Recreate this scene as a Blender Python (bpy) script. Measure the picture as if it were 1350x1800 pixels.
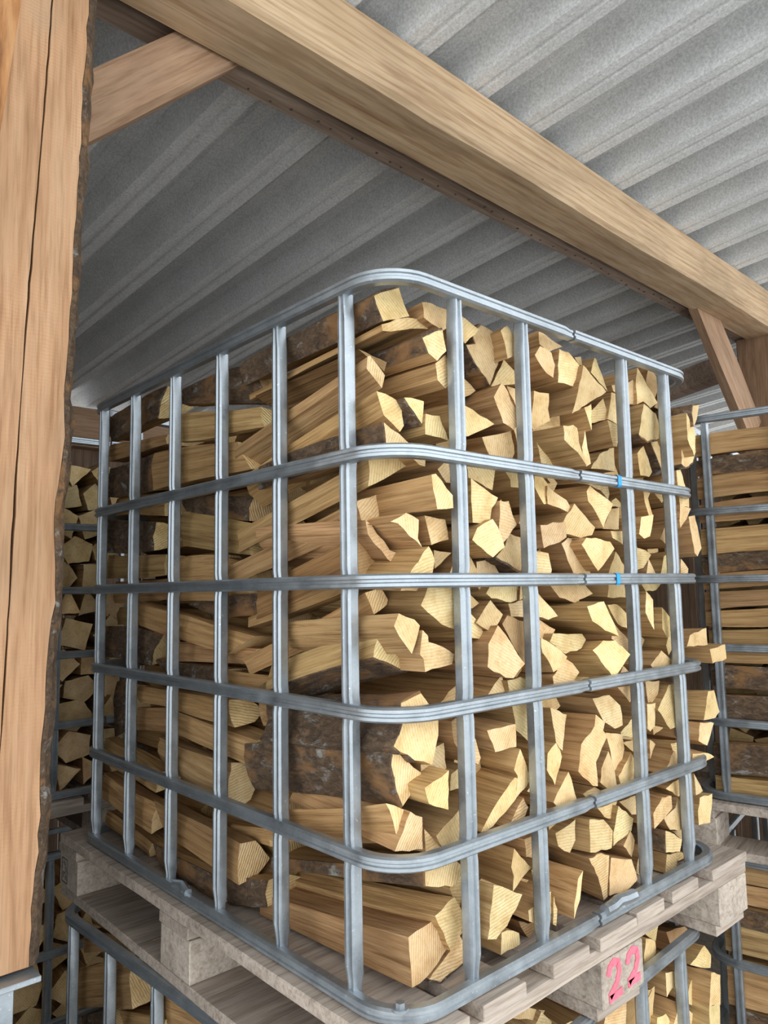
import bpy, bmesh, math, random
from mathutils import Vector, Matrix, noise
from collections import defaultdict
for o in list(bpy.data.objects): bpy.data.objects.remove(o, do_unlink=True)
scene = bpy.context.scene
COL = scene.collection
R = random.Random(7)

# ---------------------------------------------------------------- camera
cam_d = bpy.data.cameras.new('camera'); cam = bpy.data.objects.new('camera', cam_d); COL.objects.link(cam)
cam_d.sensor_fit = 'VERTICAL'; cam_d.sensor_height = 24.0; cam_d.lens = 24.0*1311.142506398817/1800.0
cam_d.clip_start = 0.02; cam_d.clip_end = 200
RM = [[0.74388826, -0.66807892, -0.01734402], [0.05567658, 0.08781472, -0.99457966], [0.66598076, 0.73889047, 0.10252069]]
CP = [-0.710067, -0.773083, 1.985669]
m = Matrix.Identity(4)
for i in range(3):
    m[i][0] = RM[0][i]; m[i][1] = -RM[1][i]; m[i][2] = -RM[2][i]; m[i][3] = CP[i]
cam.matrix_world = m
scene.camera = cam

# ---------------------------------------------------------------- world, exposure
vs = scene.view_settings
vs.view_transform = 'Standard'; vs.look = 'None'; vs.gamma = 1.0; vs.use_curve_mapping = False
vs.exposure = 0.6
w = bpy.data.worlds.new('overcast_sky'); scene.world = w; w.use_nodes = True
bg = w.node_tree.nodes['Background']; bg.inputs[0].default_value = (0.93, 0.97, 1.0, 1); bg.inputs[1].default_value = 2.0

# ---------------------------------------------------------------- materials
def newmat(name):
    mt = bpy.data.materials.new(name); mt.use_nodes = True
    nt = mt.node_tree; b = nt.nodes['Principled BSDF']
    return mt, nt, b
def N(nt, t, **kw):
    n = nt.nodes.new(t)
    for k, v in kw.items(): setattr(n, k, v)
    return n
def ramp(nt, stops):
    r = N(nt, 'ShaderNodeValToRGB'); e = r.color_ramp.elements
    e[0].position, e[0].color = stops[0][0], (*stops[0][1], 1)
    e[1].position, e[1].color = stops[-1][0], (*stops[-1][1], 1)
    for p, c in stops[1:-1]:
        x = e.new(p); x.color = (*c, 1)
    return r
def objcoord(nt, scale, rnd=True):
    tc = N(nt, 'ShaderNodeTexCoord'); mp = N(nt, 'ShaderNodeMapping'); mp.inputs['Scale'].default_value = scale
    if rnd:
        oi = N(nt, 'ShaderNodeObjectInfo'); ml = N(nt, 'ShaderNodeMath', operation='MULTIPLY'); ml.inputs[1].default_value = 37.0
        nt.links.new(oi.outputs['Random'], ml.inputs[0]); ad = N(nt, 'ShaderNodeVectorMath', operation='ADD')
        nt.links.new(tc.outputs['Object'], ad.inputs[0]); nt.links.new(ml.outputs[0], ad.inputs[1]); nt.links.new(ad.outputs[0], mp.inputs[0])
    else: nt.links.new(tc.outputs['Object'], mp.inputs[0])
    return mp
def ntex(nt, vec, scale, detail=6, rough=.6, dist=0.0):
    n = N(nt, 'ShaderNodeTexNoise'); n.inputs['Scale'].default_value = scale; n.inputs['Detail'].default_value = detail
    n.inputs['Roughness'].default_value = rough; n.inputs['Distortion'].default_value = dist
    nt.links.new(vec.outputs[0], n.inputs['Vector']); return n
def mix(nt, a, b, fac, mode='MIX'):
    x = N(nt, 'ShaderNodeMix', data_type='RGBA', blend_type=mode)
    for s, v in ((x.inputs[0], fac), (x.inputs[6], a), (x.inputs[7], b)):
        if isinstance(v, (int, float)): s.default_value = v
        elif isinstance(v, tuple): s.default_value = (*v, 1)
        else: nt.links.new(v, s)
    return x.outputs[2]
def bump(nt, b, h, strength, dist=.004):
    bp = N(nt, 'ShaderNodeBump'); bp.inputs['Strength'].default_value = strength; bp.inputs['Distance'].default_value = dist
    nt.links.new(h, bp.inputs['Height']); nt.links.new(bp.outputs[0], b.inputs['Normal'])
def tint(nt, col):
    oi = N(nt, 'ShaderNodeObjectInfo'); return mix(nt, col, oi.outputs['Color'], 1.0, 'MULTIPLY')

def wood(name, dark, mid, light, axis, gscale=70, stretch=.05, bstr=.5, knots=0.0, tinted=False, rough=.75, patch=None, rnd=True, fine=.55, saw=None, rings=None):
    mt, nt, b = newmat(name); sc = [1, 1, 1]; sc[axis] = stretch
    mp = objcoord(nt, tuple(sc), rnd); g = ntex(nt, mp, gscale, 7, .62, .35)
    r = ramp(nt, [(.28, dark), (.48, mid), (.72, light)]); nt.links.new(g.outputs['Fac'], r.inputs[0])
    c = r.outputs[0]
    g2 = ntex(nt, mp, gscale*3.2, 4, .6); rf_ = ramp(nt, [(.36, (.62, .56, .5)), (.52, (1, 1, 1))]); nt.links.new(g2.outputs['Fac'], rf_.inputs[0])
    c = mix(nt, c, rf_.outputs[0], fine, 'MULTIPLY')
    mp2 = objcoord(nt, tuple(1 if i != axis else .35 for i in range(3)), rnd)
    p = ntex(nt, mp2, 7, 4, .6)
    r2 = ramp(nt, [(.35, (.72, .7, .68)), (.6, (1.05, 1.03, 1.0))]); nt.links.new(p.outputs['Fac'], r2.inputs[0])
    c = mix(nt, c, r2.outputs[0], .8, 'MULTIPLY')
    if patch:
        p2 = ntex(nt, mp2, 4.3, 5, .65, .5); r4 = ramp(nt, [(.54, (0, 0, 0)), (.66, (1, 1, 1))]); nt.links.new(p2.outputs['Fac'], r4.inputs[0])
        c = mix(nt, c, patch, r4.outputs[0])
    if knots:
        v = N(nt, 'ShaderNodeTexVoronoi'); v.inputs['Scale'].default_value = 4.5
        mk = objcoord(nt, tuple(1 if i != axis else .45 for i in range(3)), rnd); nt.links.new(mk.outputs[0], v.inputs['Vector'])
        r3 = ramp(nt, [(.0, (.25, .2, .16)), (knots, (.55, .45, .4)), (knots*1.5, (1, 1, 1))]); nt.links.new(v.outputs['Distance'], r3.inputs[0])
        c = mix(nt, c, r3.outputs[0], 1.0, 'MULTIPLY')
    if rings:   # cathedral grain lines
        wv = N(nt, 'ShaderNodeTexWave', wave_type='RINGS', rings_direction='XYZ'[axis]); wv.inputs['Scale'].default_value = rings; wv.inputs['Distortion'].default_value = 9.0
        wv.inputs['Detail'].default_value = 3; wv.inputs['Detail Scale'].default_value = .9
        mr = objcoord(nt, tuple(1 if i != axis else .12 for i in range(3)), rnd); nt.links.new(mr.outputs[0], wv.inputs['Vector'])
        r5 = ramp(nt, [(.0, (.60, .50, .42)), (.35, (1, 1, 1))]); nt.links.new(wv.outputs['Fac'], r5.inputs[0])
        c = mix(nt, c, r5.outputs[0], .36, 'MULTIPLY')
    if saw:     # cross-cut saw marks
        ws = N(nt, 'ShaderNodeTexWave', wave_type='BANDS', bands_direction='XYZ'[axis]); ws.inputs['Scale'].default_value = saw; ws.inputs['Distortion'].default_value = 6.0; ws.inputs['Detail'].default_value = 4
        ms = objcoord(nt, (1, 1, 1), rnd); nt.links.new(ms.outputs[0], ws.inputs['Vector'])
        r6 = ramp(nt, [(.0, (.80, .73, .67)), (.22, (1, 1, 1))]); nt.links.new(ws.outputs['Fac'], r6.inputs[0])
        rq = ramp(nt, [(.45, (0, 0, 0)), (.7, (.8, .8, .8))]); nt.links.new(p.outputs['Fac'], rq.inputs[0]); c = mix(nt, c, r6.outputs[0], rq.outputs[0], 'MULTIPLY')
    if tinted: c = tint(nt, c)
    nt.links.new(c, b.inputs['Base Color']); b.inputs['Roughness'].default_value = rough
    b.inputs['Specular IOR Level'].default_value = .25
    bump(nt, b, g.outputs['Fac'], bstr)
    return mt

M = {}
M['split'] = wood('split_wood', (.25, .135, .052), (.48, .295, .13), (.62, .42, .205), 1, 105, .028, 1.0, tinted=True, fine=.6)
# cut end grain: fine saw marks and soft patches
mt, nt, b = newmat('cut_end_wood'); M['end'] = mt
mp = objcoord(nt, (1, 1, 1)); oi = N(nt, 'ShaderNodeObjectInfo'); ml = N(nt, 'ShaderNodeMath', operation='MULTIPLY'); ml.inputs[1].default_value = 9.0
nt.links.new(oi.outputs['Random'], ml.inputs[0])
rt = N(nt, 'ShaderNodeVectorRotate', rotation_type='Y_AXIS'); nt.links.new(mp.outputs[0], rt.inputs['Vector']); nt.links.new(ml.outputs[0], rt.inputs['Angle'])
wv = N(nt, 'ShaderNodeTexWave', wave_type='BANDS', bands_direction='X'); wv.inputs['Scale'].default_value = 62; wv.inputs['Distortion'].default_value = 3.0
wv.inputs['Detail'].default_value = 3; wv.inputs['Detail Scale'].default_value = 1.2; nt.links.new(rt.outputs[0], wv.inputs['Vector'])
n1 = ntex(nt, mp, 24, 6, .6); n2 = ntex(nt, mp, 140, 3, .6)
r = ramp(nt, [(.3, (.60, .40, .18)), (.5, (.77, .56, .285)), (.75, (.85, .67, .385))]); nt.links.new(n1.outputs['Fac'], r.inputs[0])
r2 = ramp(nt, [(.0, (.74, .68, .60)), (.35, (1, 1, 1))]); nt.links.new(wv.outputs['Fac'], r2.inputs[0])
c = mix(nt, r.outputs[0], r2.outputs[0], n1.outputs['Fac'], 'MULTIPLY')
r3 = ramp(nt, [(.3, (.82, .78, .72)), (.5, (1, 1, 1))]); nt.links.new(n2.outputs['Fac'], r3.inputs[0])
c = mix(nt, c, r3.outputs[0], .8, 'MULTIPLY'); c = tint(nt, c)
nt.links.new(c, b.inputs['Base Color']); b.inputs['Roughness'].default_value = .8; b.inputs['Specular IOR Level'].default_value = .2
ad = N(nt, 'ShaderNodeMath', operation='ADD'); nt.links.new(wv.outputs['Fac'], ad.inputs[0]); nt.links.new(n2.outputs['Fac'], ad.inputs[1])
bump(nt, b, ad.outputs[0], .35, .0025)
# bark
mt, nt, b = newmat('bark'); M['bark'] = mt
mp = objcoord(nt, (1, .45, 1)); n1 = ntex(nt, mp, 95, 8, .75, .8); n2 = ntex(nt, mp, 34, 7, .75, .5); n3 = ntex(nt, mp, 16, 6, .65, .4)
r = ramp(nt, [(.3, (.035, .022, .014)), (.5, (.13, .08, .045)), (.7, (.28, .18, .10))]); nt.links.new(n1.outputs['Fac'], r.inputs[0])
rl = ramp(nt, [(.57, (0, 0, 0)), (.66, (1, 1, 1))]); nt.links.new(n2.outputs['Fac'], rl.inputs[0])
c = mix(nt, r.outputs[0], (.36, .36, .33), rl.outputs[0])
ro = ramp(nt, [(.52, (0, 0, 0)), (.62, (1, 1, 1))]); nt.links.new(n3.outputs['Fac'], ro.inputs[0])
c = mix(nt, c, (.33, .17, .065), ro.outputs[0])
nt.links.new(c, b.inputs['Base Color']); b.inputs['Roughness'].default_value = .85; bump(nt, b, n1.outputs['Fac'], 1.0, .008)
# galvanised steel
mt, nt, b = newmat('galvanised_steel'); M['steel'] = mt
mp = objcoord(nt, (1, 1, 1)); n1 = ntex(nt, mp, 22, 6, .7); n2 = ntex(nt, mp, 190, 3, .6)
r = ramp(nt, [(.3, (.27, .305, .335)), (.7, (.44, .485, .52))]); nt.links.new(n1.outputs['Fac'], r.inputs[0])
rs = ramp(nt, [(.66, (0, 0, 0)), (.72, (1, 1, 1))]); nt.links.new(n2.outputs['Fac'], rs.inputs[0])
c = mix(nt, r.outputs[0], (.60, .62, .63), rs.outputs[0])
nt.links.new(c, b.inputs['Base Color']); b.inputs['Metallic'].default_value = .75
rr = ramp(nt, [(.3, (.3, .3, .3)), (.7, (.5, .5, .5))]); nt.links.new(n1.outputs['Fac'], rr.inputs[0]); nt.links.new(rr.outputs[0], b.inputs['Roughness'])
bump(nt, b, n2.outputs['Fac'], .15, .001)
# roof felt
mt, nt, b = newmat('felt_backed_sheet'); M['roof'] = mt
mp = objcoord(nt, (1, 1, 1), False); n1 = ntex(nt, mp, 150, 4, .7); n2 = ntex(nt, mp, 9, 5, .6)
r = ramp(nt, [(.34, (.52, .53, .53)), (.5, (.66, .67, .67)), (.66, (.80, .81, .81))]); nt.links.new(n1.outputs['Fac'], r.inputs[0])
r2 = ramp(nt, [(.35, (.9, .9, .9)), (.65, (1, 1, 1))]); nt.links.new(n2.outputs['Fac'], r2.inputs[0])
nt.links.new(mix(nt, r.outputs[0], r2.outputs[0], 1.0, 'MULTIPLY'), b.inputs['Base Color']); b.inputs['Roughness'].default_value = .9
bump(nt, b, n1.outputs['Fac'], .3, .002)
M['beam'] = wood('sawn_timber', (.43, .285, .165), (.58, .42, .265), (.66, .50, .335), 0, 42, .05, .35, knots=.05, rnd=False, patch=(.50, .35, .21), rings=16)
M['post'] = wood('sawn_post', (.29, .15, .075), (.45, .265, .145), (.54, .35, .215), 2, 45, .05, .5, knots=.05, rnd=False, patch=(.40, .27, .17), saw=55)
M['oldbeam'] = wood('weathered_timber', (.24, .17, .125), (.37, .28, .22), (.46, .36, .29), 0, 50, .05, .5, knots=.07, rnd=False, rings=18)
M['brace'] = wood('brown_timber', (.25, .145, .085), (.38, .245, .155), (.46, .31, .205), 0, 45, .06, .4, knots=.05, rnd=False)
M['farpost'] = wood('brown_post_timber', (.20, .115, .07), (.31, .195, .12), (.38, .25, .165), 2, 45, .06, .4, knots=.04, rnd=False)
M['innerbark'] = wood('orange_inner_bark', (.16, .07, .03), (.46, .22, .09), (.60, .34, .16), 2, 40, .12, 1.0, rnd=False)
M['pallet'] = wood('grey_pallet_wood', (.26, .215, .18), (.44, .375, .32), (.56, .49, .43), 0, 60, .06, .6, knots=.04)
M['palend'] = wood('pallet_block_end', (.30, .25, .20), (.48, .42, .36), (.60, .53, .46), 0, 60, .9, .5)
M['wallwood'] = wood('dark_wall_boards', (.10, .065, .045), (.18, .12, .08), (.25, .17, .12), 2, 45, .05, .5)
M['filler'] = M['split']
def plain(name, col, rough=.6, metal=0.0, nscale=30, var=.15):
    mt, nt, b = newmat(name); mp = objcoord(nt, (1, 1, 1)); n = ntex(nt, mp, nscale, 5)
    lo = tuple(x*(1-var) for x in col); hi = tuple(min(1, x*(1+var)) for x in col)
    r = ramp(nt, [(.3, lo), (.7, hi)]); nt.links.new(n.outputs['Fac'], r.inputs[0]); nt.links.new(r.outputs[0], b.inputs['Base Color'])
    b.inputs['Roughness'].default_value = rough; b.inputs['Metallic'].default_value = metal; return mt
M['blue'] = plain('blue_paint', (.02, .33, .78), .5)
M['pink'] = plain('pink_spray_paint', (.86, .16, .22), .8, nscale=120, var=.25)
M['ink'] = plain('dark_stamp_ink', (.10, .085, .075), .9)
M['gravel'] = plain('pale_gravel', (.49, .485, .47), .95, nscale=60, var=.35)
M['earth'] = plain('bounce_damping_earth', (.10, .08, .06), .95, nscale=40, var=.4)  # dark tone for the added slab, soaks up ground bounce
M['concrete'] = plain('concrete', (.38, .37, .35), .9, nscale=25)

# ---------------------------------------------------------------- mesh helpers
def link(name, me, parent=None, mats=()):
    o = bpy.data.objects.new(name, me); COL.objects.link(o)
    if parent is not None: o.parent = parent
    for mm in mats: me.materials.append(mm)
    return o
def mesh(name, verts, faces, mats, parent=None, fm=None, smooth=None):
    me = bpy.data.meshes.new(name); me.from_pydata([tuple(v) for v in verts], [], faces)
    if not isinstance(mats, (list, tuple)): mats = [mats]
    for mm in mats: me.materials.append(mm)
    if fm: me.polygons.foreach_set('material_index', fm)
    bm = bmesh.new(); bm.from_mesh(me); bmesh.ops.recalc_face_normals(bm, faces=bm.faces[:]); bm.to_mesh(me); bm.free()
    if smooth is not None:
        me.polygons.foreach_set('use_smooth', [True]*len(me.polygons)); me.set_sharp_from_angle(angle=math.radians(smooth))
    me.update()
    return link(name, me, parent)
def tag(o, label, cat=None, group=None, kind=None):
    for drop in ('small ', 'protruding ', 'irregular ', 'steeply tilted '):
        if len(label.replace('-', ' ').split()) > 16: label = label.replace(drop, '')
    o['label'] = label
    if cat: o['category'] = cat
    if group: o['group'] = group
    if kind: o['kind'] = kind
    return o
def empty(name, loc=(0, 0, 0), rz=0.0):
    o = bpy.data.objects.new(name, None); COL.objects.link(o); o.location = loc; o.rotation_euler = (0, 0, rz); o.empty_display_size = .1; return o
def box(name, x0, x1, y0, y1, z0, z1, mat, parent=None, bev=.0, rough=.0, seg=1, seed=0, center=True):
    """bevelled, slightly uneven board; origin at its middle"""
    c = Vector(((x0+x1)/2, (y0+y1)/2, (z0+z1)/2)); h = Vector(((x1-x0)/2, (y1-y0)/2, (z1-z0)/2))
    bm = bmesh.new(); bmesh.ops.create_cube(bm, size=2.0)
    for v in bm.verts: v.co = Vector((v.co.x*h.x, v.co.y*h.y, v.co.z*h.z))
    if seg > 1:
        ax = max(range(3), key=lambda i: h[i])
        es = [e for e in bm.edges if abs((e.verts[0].co-e.verts[1].co)[ax]) > h[ax]]
        bmesh.ops.subdivide_edges(bm, edges=es, cuts=seg-1)
    if rough:
        for v in bm.verts:
            v.co += Vector(noise.noise_vector(v.co*9+Vector((seed*3.1, seed, 0))))*rough
    if bev: bmesh.ops.bevel(bm, geom=[e for e in bm.edges if e.is_manifold and e.calc_face_angle(0) > .6], offset=bev, segments=1, affect='EDGES')
    me = bpy.data.meshes.new(name); bm.to_mesh(me); bm.free(); me.materials.append(mat)
    o = link(name, me, parent); o.location = c; return o
def tube(name, pts, rad, mat, parent=None, n=8):
    vs_, fs = [], []
    for i, p in enumerate(pts):
        p = Vector(p); a = Vector(pts[max(i-1, 0)]); bb = Vector(pts[min(i+1, len(pts)-1)]); t = (bb-a).normalized()
        u = t.orthogonal().normalized() if i == 0 else (u-t*u.dot(t)).normalized(); v = t.cross(u)
        for k in range(n):
            an = 2*math.pi*k/n; vs_.append(p+(u*math.cos(an)+v*math.sin(an))*rad)
    for i in range(len(pts)-1):
        for k in range(n): fs.append((i*n+k, i*n+(k+1) % n, (i+1)*n+(k+1) % n, (i+1)*n+k))
    fs.append(tuple(range(n))[::-1]); fs.append(tuple(range((len(pts)-1)*n, len(pts)*n)))
    return mesh(name, vs_, fs, mat, parent, smooth=40)

# ---------------------------------------------------------------- the shed: floor, roof, walls
fl = box('floor', -14, 14, -14, 9, -.3, 0, M['gravel']); fl['kind'] = 'structure'; fl['label'] = 'pale gravel ground under and before the shed'
ind = box('floor', -2.4, 4.0, -1.0, 3.05, .0, .012, M['earth']); ind['kind'] = 'structure'; ind['label'] = 'unseen dark earth slab added to cut bounced light inside the shed'  # added slab out of view, keeps ground bounce low inside
RS, RY, PITCH = .12, -.08, .229
def roof_z(y): return 3.262-RS*(y-.36)
roof = empty('ceiling'); roof['kind'] = 'structure'; roof['label'] = 'ribbed metal roof with grey felt-backed underside'
prof = [(-.078, 0), (-.048, 0), (-.044, .005), (-.035, .005), (-.031, 0), (0, 0), (.012, .080), (.070, .080), (.075, .074), (.086, .074), (.091, .080), (.128, .080), (PITCH-.078, 0)]
YF, YB = -1.3, 3.6
for k in range(-4, 6):
    vs_, fs = [], []
    pr = [(x+PITCH*j, z) for j in range(4) for (x, z) in (prof if j == 3 else prof[:-1])]
    for y in (YF, YB):
        for x, z in pr: vs_.append((.275+PITCH*4*k+x+RY*(y-.36), y, roof_z(y)+z))
    n = len(pr)
    for y in (YF, YB):
        for x, z in pr: vs_.append((.275+PITCH*4*k+x+RY*(y-.36), y, roof_z(y)+z+.0015))
    for i in range(n-1):
        fs.append((i, i+1, n+i+1, n+i)); fs.append((2*n+i, 3*n+i, 3*n+i+1, 2*n+i+1))
    mesh('roof_sheet', vs_, fs, M['roof'], roof)
wb = empty('wall_back', (0, 3.05, 0)); wb['kind'] = 'structure'; wb['label'] = 'dark board wall closing the shed behind the stacks'
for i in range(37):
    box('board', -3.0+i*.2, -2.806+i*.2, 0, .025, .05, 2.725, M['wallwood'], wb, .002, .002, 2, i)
wl = empty('wall_left_light_block', (-.66, 0, 0)); wl['kind'] = 'structure'; wl['label'] = 'unseen board wall added to block light beyond the post'  # added out of view, set close in to darken the back-left stack
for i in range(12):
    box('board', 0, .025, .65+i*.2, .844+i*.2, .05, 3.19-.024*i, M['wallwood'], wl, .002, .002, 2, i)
wr = empty('wall_right_light_block', (4.05, 0, 0)); wr['kind'] = 'structure'; wr['label'] = 'dark board wall added to block sky light beyond the far post'  # added to shut out sky light from behind the right stack
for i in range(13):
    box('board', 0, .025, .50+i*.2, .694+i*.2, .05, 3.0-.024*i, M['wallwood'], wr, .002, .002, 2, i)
tag(box('eave_beam', -3.0, 3.9, 2.96, 3.04, 2.72, 2.92, M['brace'], None, .004, .003, 6), 'brown timber beam under the far edge of the roof', 'beam')

# main beam pair, braces, posts
bm_o = empty('roof_beam', (.3, .377, 0), .022)
tag(bm_o, 'thick pale sawn roof beam with wavy grain above the cage', 'beam')
def timber(name, sect, x0, x1, mat, parent, n=30, amp=.002, seed=0, sag=None):
    vs_, fs = [], []
    k = len(sect)
    for i in range(n+1):
        x = x0+(x1-x0)*i/n
        for j, (y, z) in enumerate(sect):
            q = Vector((x*3, j*7.3+seed, seed)); d = noise.noise_vector(q)*amp
            dz = sag(x, j) if sag else 0
            vs_.append((x, y+d.y, z+d.z+dz))
    for i in range(n):
        for j in range(k): fs.append((i*k+j, i*k+(j+1) % k, (i+1)*k+(j+1) % k, (i+1)*k+j))
    fs.append(tuple(range(k))[::-1]); fs.append(tuple(range(n*k, (n+1)*k)))
    return mesh(name, vs_, fs, mat, parent, smooth=28)
def wane(x, j):   # the lower front edge keeps a waney, uneven line
    return .010*noise.noise(Vector((x*1.3, 4.2, 0)))+.004*noise.noise(Vector((x*6, 1, 0))) if j in (1, 2) else 0
timber('timber', [(.15, 3.100), (.012, 3.100), (.0, 3.110), (0, 3.250), (.15, 3.250)], -1.4, 3.7, M['beam'], bm_o, 60, .002, 1, wane)
db_o = empty('roof_beam', (.3, .572, 0), .014)
tag(db_o, 'dark weathered beam with nail holes tucked behind the pale beam', 'beam')
timber('timber', [(.045, 3.118), (-.001, 3.118), (-.001, 3.225), (.045, 3.225)], -1.4, 3.7, M['oldbeam'], db_o, 60, .002, 5)
for i in range(46):
    x = -.35+i*.062+R.uniform(-.02, .02); y = .024+.008*math.sin(i*.7)+R.uniform(-.005, .005); h = []
    rr_ = R.uniform(.0028, .0045)
    vs_ = [(x+rr_*math.cos(a*math.pi/3), y+rr_*math.sin(a*math.pi/3), 3.1165) for a in range(6)]+[(x+rr_*math.cos(a*math.pi/3), y+rr_*math.sin(a*math.pi/3), 3.1195) for a in range(6)]
    mesh('nail_hole', vs_, [tuple(range(6)), tuple(range(6, 12))]+[(a, (a+1) % 6, 6+(a+1) % 6, 6+a) for a in range(6)], M['ink'], db_o)
def brace(name, p0, p1, wid, dep, label, flip=1):
    o = empty(name, p0); d = Vector(p1)-Vector(p0); L = d.length
    o.rotation_euler = (0, -math.atan2(d.z, d.x), 0); tag(o, label, 'brace')
    timber('timber', [(dep, 0), (.012, 0), (0, .012), (0, wid), (dep, wid)], 0, L, M['brace'], o, 12, .0035, 9)
    return o
brace('diagonal_brace', (-.283, .530, 2.769), (.105, .530, 3.145), .100, .036, 'brown diagonal timber brace rising from the waney post to the beams')
# right brace runs down away from the beams
rb = empty('diagonal_brace', (2.195, .545, 3.118)); tag(rb, 'brown diagonal timber brace descending toward the far post', 'brace')
rb.rotation_euler = (0, math.radians(47.7), 0)
timber('timber', [(.036, 0), (0, 0), (0, .16), (.012, .172), (.036, .172)], 0, .70, M['brace'], rb, 12, .003, 21)
pr_ = box('far_post', 2.78, 2.95, .47, .63, 0, 3.11, M['farpost'], None, .006, .004, 10, 3); tag(pr_, 'brown timber post standing behind the far diagonal brace', 'post')
rf = box('rafter', 2.64, 2.74, .60, 3.0, -.05, .05, M['oldbeam'], None, .004, .003, 6, 4)
rf.location.z = 2.795; rf.rotation_euler = (math.radians(-8.5), 0, 0); tag(rf, 'dark rafter under the roof ribs past the cage', 'beam')

# near post with waney bark edges and a long drying crack
po = empty('shed_post', (-.36, .40, 1.45)); tag(po, 'tall waney-edged timber post with a long drying crack and bark strip', 'post')
vs_, fs, fm = [], [], []
NZ = 64; ring = 14
def post_ring(t):
    z = 1.462+(3.10-1.462)*t
    xr_ = -.345+.055*t                      # flat face, right edge
    xl_ = -.545+.165*t                      # flat face, left edge
    xc = xr_-.060+.0025*math.sin(t*9)+.0012*noise.noise(Vector((t*60, 0, 9)))
    cw = max(.0014+.0018*noise.noise(Vector((t*9, 0, 0))), .0002)
    nz = lambda a: noise.noise(Vector((t*22, a*3.7, 2.0)))
    e = .006*noise.noise(Vector((t*14, 5, 1)))+.003*noise.noise(Vector((t*50, 5, 1)))
    P = [(xr_+e, .40), (xc+cw, .400), (xc+.002, .432), (xc-cw, .400), (xl_, .400+.001*nz(1)),
         (xl_-.030, .418+.006*nz(2)), (xl_-.055, .450+.006*nz(3)), (xl_-.060, .50), (xl_-.03, .56), (xr_-.04, .57),
         (xr_-.005, .56), (xr_+.010+.004*nz(4), .53), (xr_+.013+.005*nz(5), .47), (xr_+.010+.004*nz(6)+e*.5, .425)]
    return [(x+.36, y-.40, z-1.45) for x, y in P]
for i in range(NZ+1): vs_ += post_ring(i/NZ)
for i in range(NZ):
    for j in range(ring):
        fs.append((i*ring+j, i*ring+(j+1) % ring, (i+1)*ring+(j+1) % ring, (i+1)*ring+j)); fm.append(1 if j in (4, 5, 6, 7) else 0)
fs.append(tuple(range(ring))[::-1]); fm.append(0); fs.append(tuple(range(NZ*ring, NZ*ring+ring))); fm.append(0)
mesh('timber', vs_, fs, [M['post'], M['innerbark']], po, fm, 30)
vs_, fs = [], []
NB = 110
for i in range(NB+1):
    t = i/NB; q = post_ring(t); n_ = lambda a: noise.noise(Vector((t*40, a*5.1, 7)))+.6*noise.noise(Vector((t*110, a, 3)))
    a0, a1, a2, a3 = Vector(q[0]), Vector(q[13]), Vector(q[12]), Vector(q[11])
    vs_ += [a0+Vector((.0005, -.0008, 0)), a0+Vector((.009+.005*n_(1), .003, 0)), a1+Vector((.012+.006*n_(2), 0, 0)), a2+Vector((.012+.006*n_(3), 0, 0)), a3+Vector((.005, 0, 0)), a3+Vector((-.004, 0, 0)), a1+Vector((-.005, 0, 0))]
for i in range(NB):
    for j in range(7): fs.append((i*7+j, i*7+(j+1) % 7, (i+1)*7+(j+1) % 7, (i+1)*7+j))
fs.append(tuple(range(7))[::-1]); fs.append(tuple(range(NB*7, NB*7+7)))
bk = mesh('bark', vs_, fs, M['bark'], po); bk['label'] = 'flaky dark bark strip along the post edge'
# post shoe on a concrete pier
ps = empty('post_bracket', (-.44, .47, 1.30)); tag(ps, 'galvanised bracket with bolt under the waney post', 'bracket')
box('top_plate', -.11, .105, -.095, .09, .148, .156, M['steel'], ps, .001)
box('web_plate', -.11, .075, -.075, -.067, -.12, .148, M['steel'], ps, .001)
box('base_plate', -.11, .11, -.10, .10, -.13, -.12, M['steel'], ps, .001)
for zz in (.075, -.03):
    bt = tube('bolt', [(.05, -.075, zz), (.05, -.092, zz)], .012, M['steel'], ps, 6)
    tube('washer', [(.05, -.074, zz), (.05, -.078, zz)], .021, M['steel'], bt, 20)
pier = box('concrete_pier', -.58, -.30, .33, .61, 0, 1.17, M['concrete'], None, .01, .003, 4, 2); tag(pier, 'grey concrete pier carrying the waney post and its bracket', 'pier')

# ---------------------------------------------------------------- cages
LX, LY, H = .98, 1.174, 1.06
XR = [0.162, 0.336, 0.67, 0.846]
YL = [0.115, 0.302, 0.502, 0.7, 0.904, 1.094]
RZ = [1.06, 0.79, 0.597, 0.405, 0.2, 0.0]
RAILP = [(-.020, -.008), (-.017, -.011), (-.004, -.011), (0, -.008), (.0, -.0035), (-.0025, -.0018), (-.0025, .0018), (.0, .0035), (0, .008), (-.004, .011), (-.017, .011), (-.020, .008)]
JX = .483
def ring_path():
    r_ = .085; P = []
    def arc(cx, cy, a0):
        for i in range(9):
            a = math.radians(a0+90*i/8); P.append((cx+r_*math.cos(a), cy+r_*math.sin(a), math.cos(a), math.sin(a)))
    P.append((JX+.002, 0, 0, -1)); P.append((JX+.05, 0, 0, -1)); arc(LX-r_, r_, -90); arc(LX-r_, LY-r_, 0); arc(r_, LY-r_, 90); arc(r_, r_, 180)
    P += [(JX-.030, 0, 0, -1), (JX-.012, 0, 0, -1), (JX-.002, 0, 0, -1)]
    return P
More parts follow.
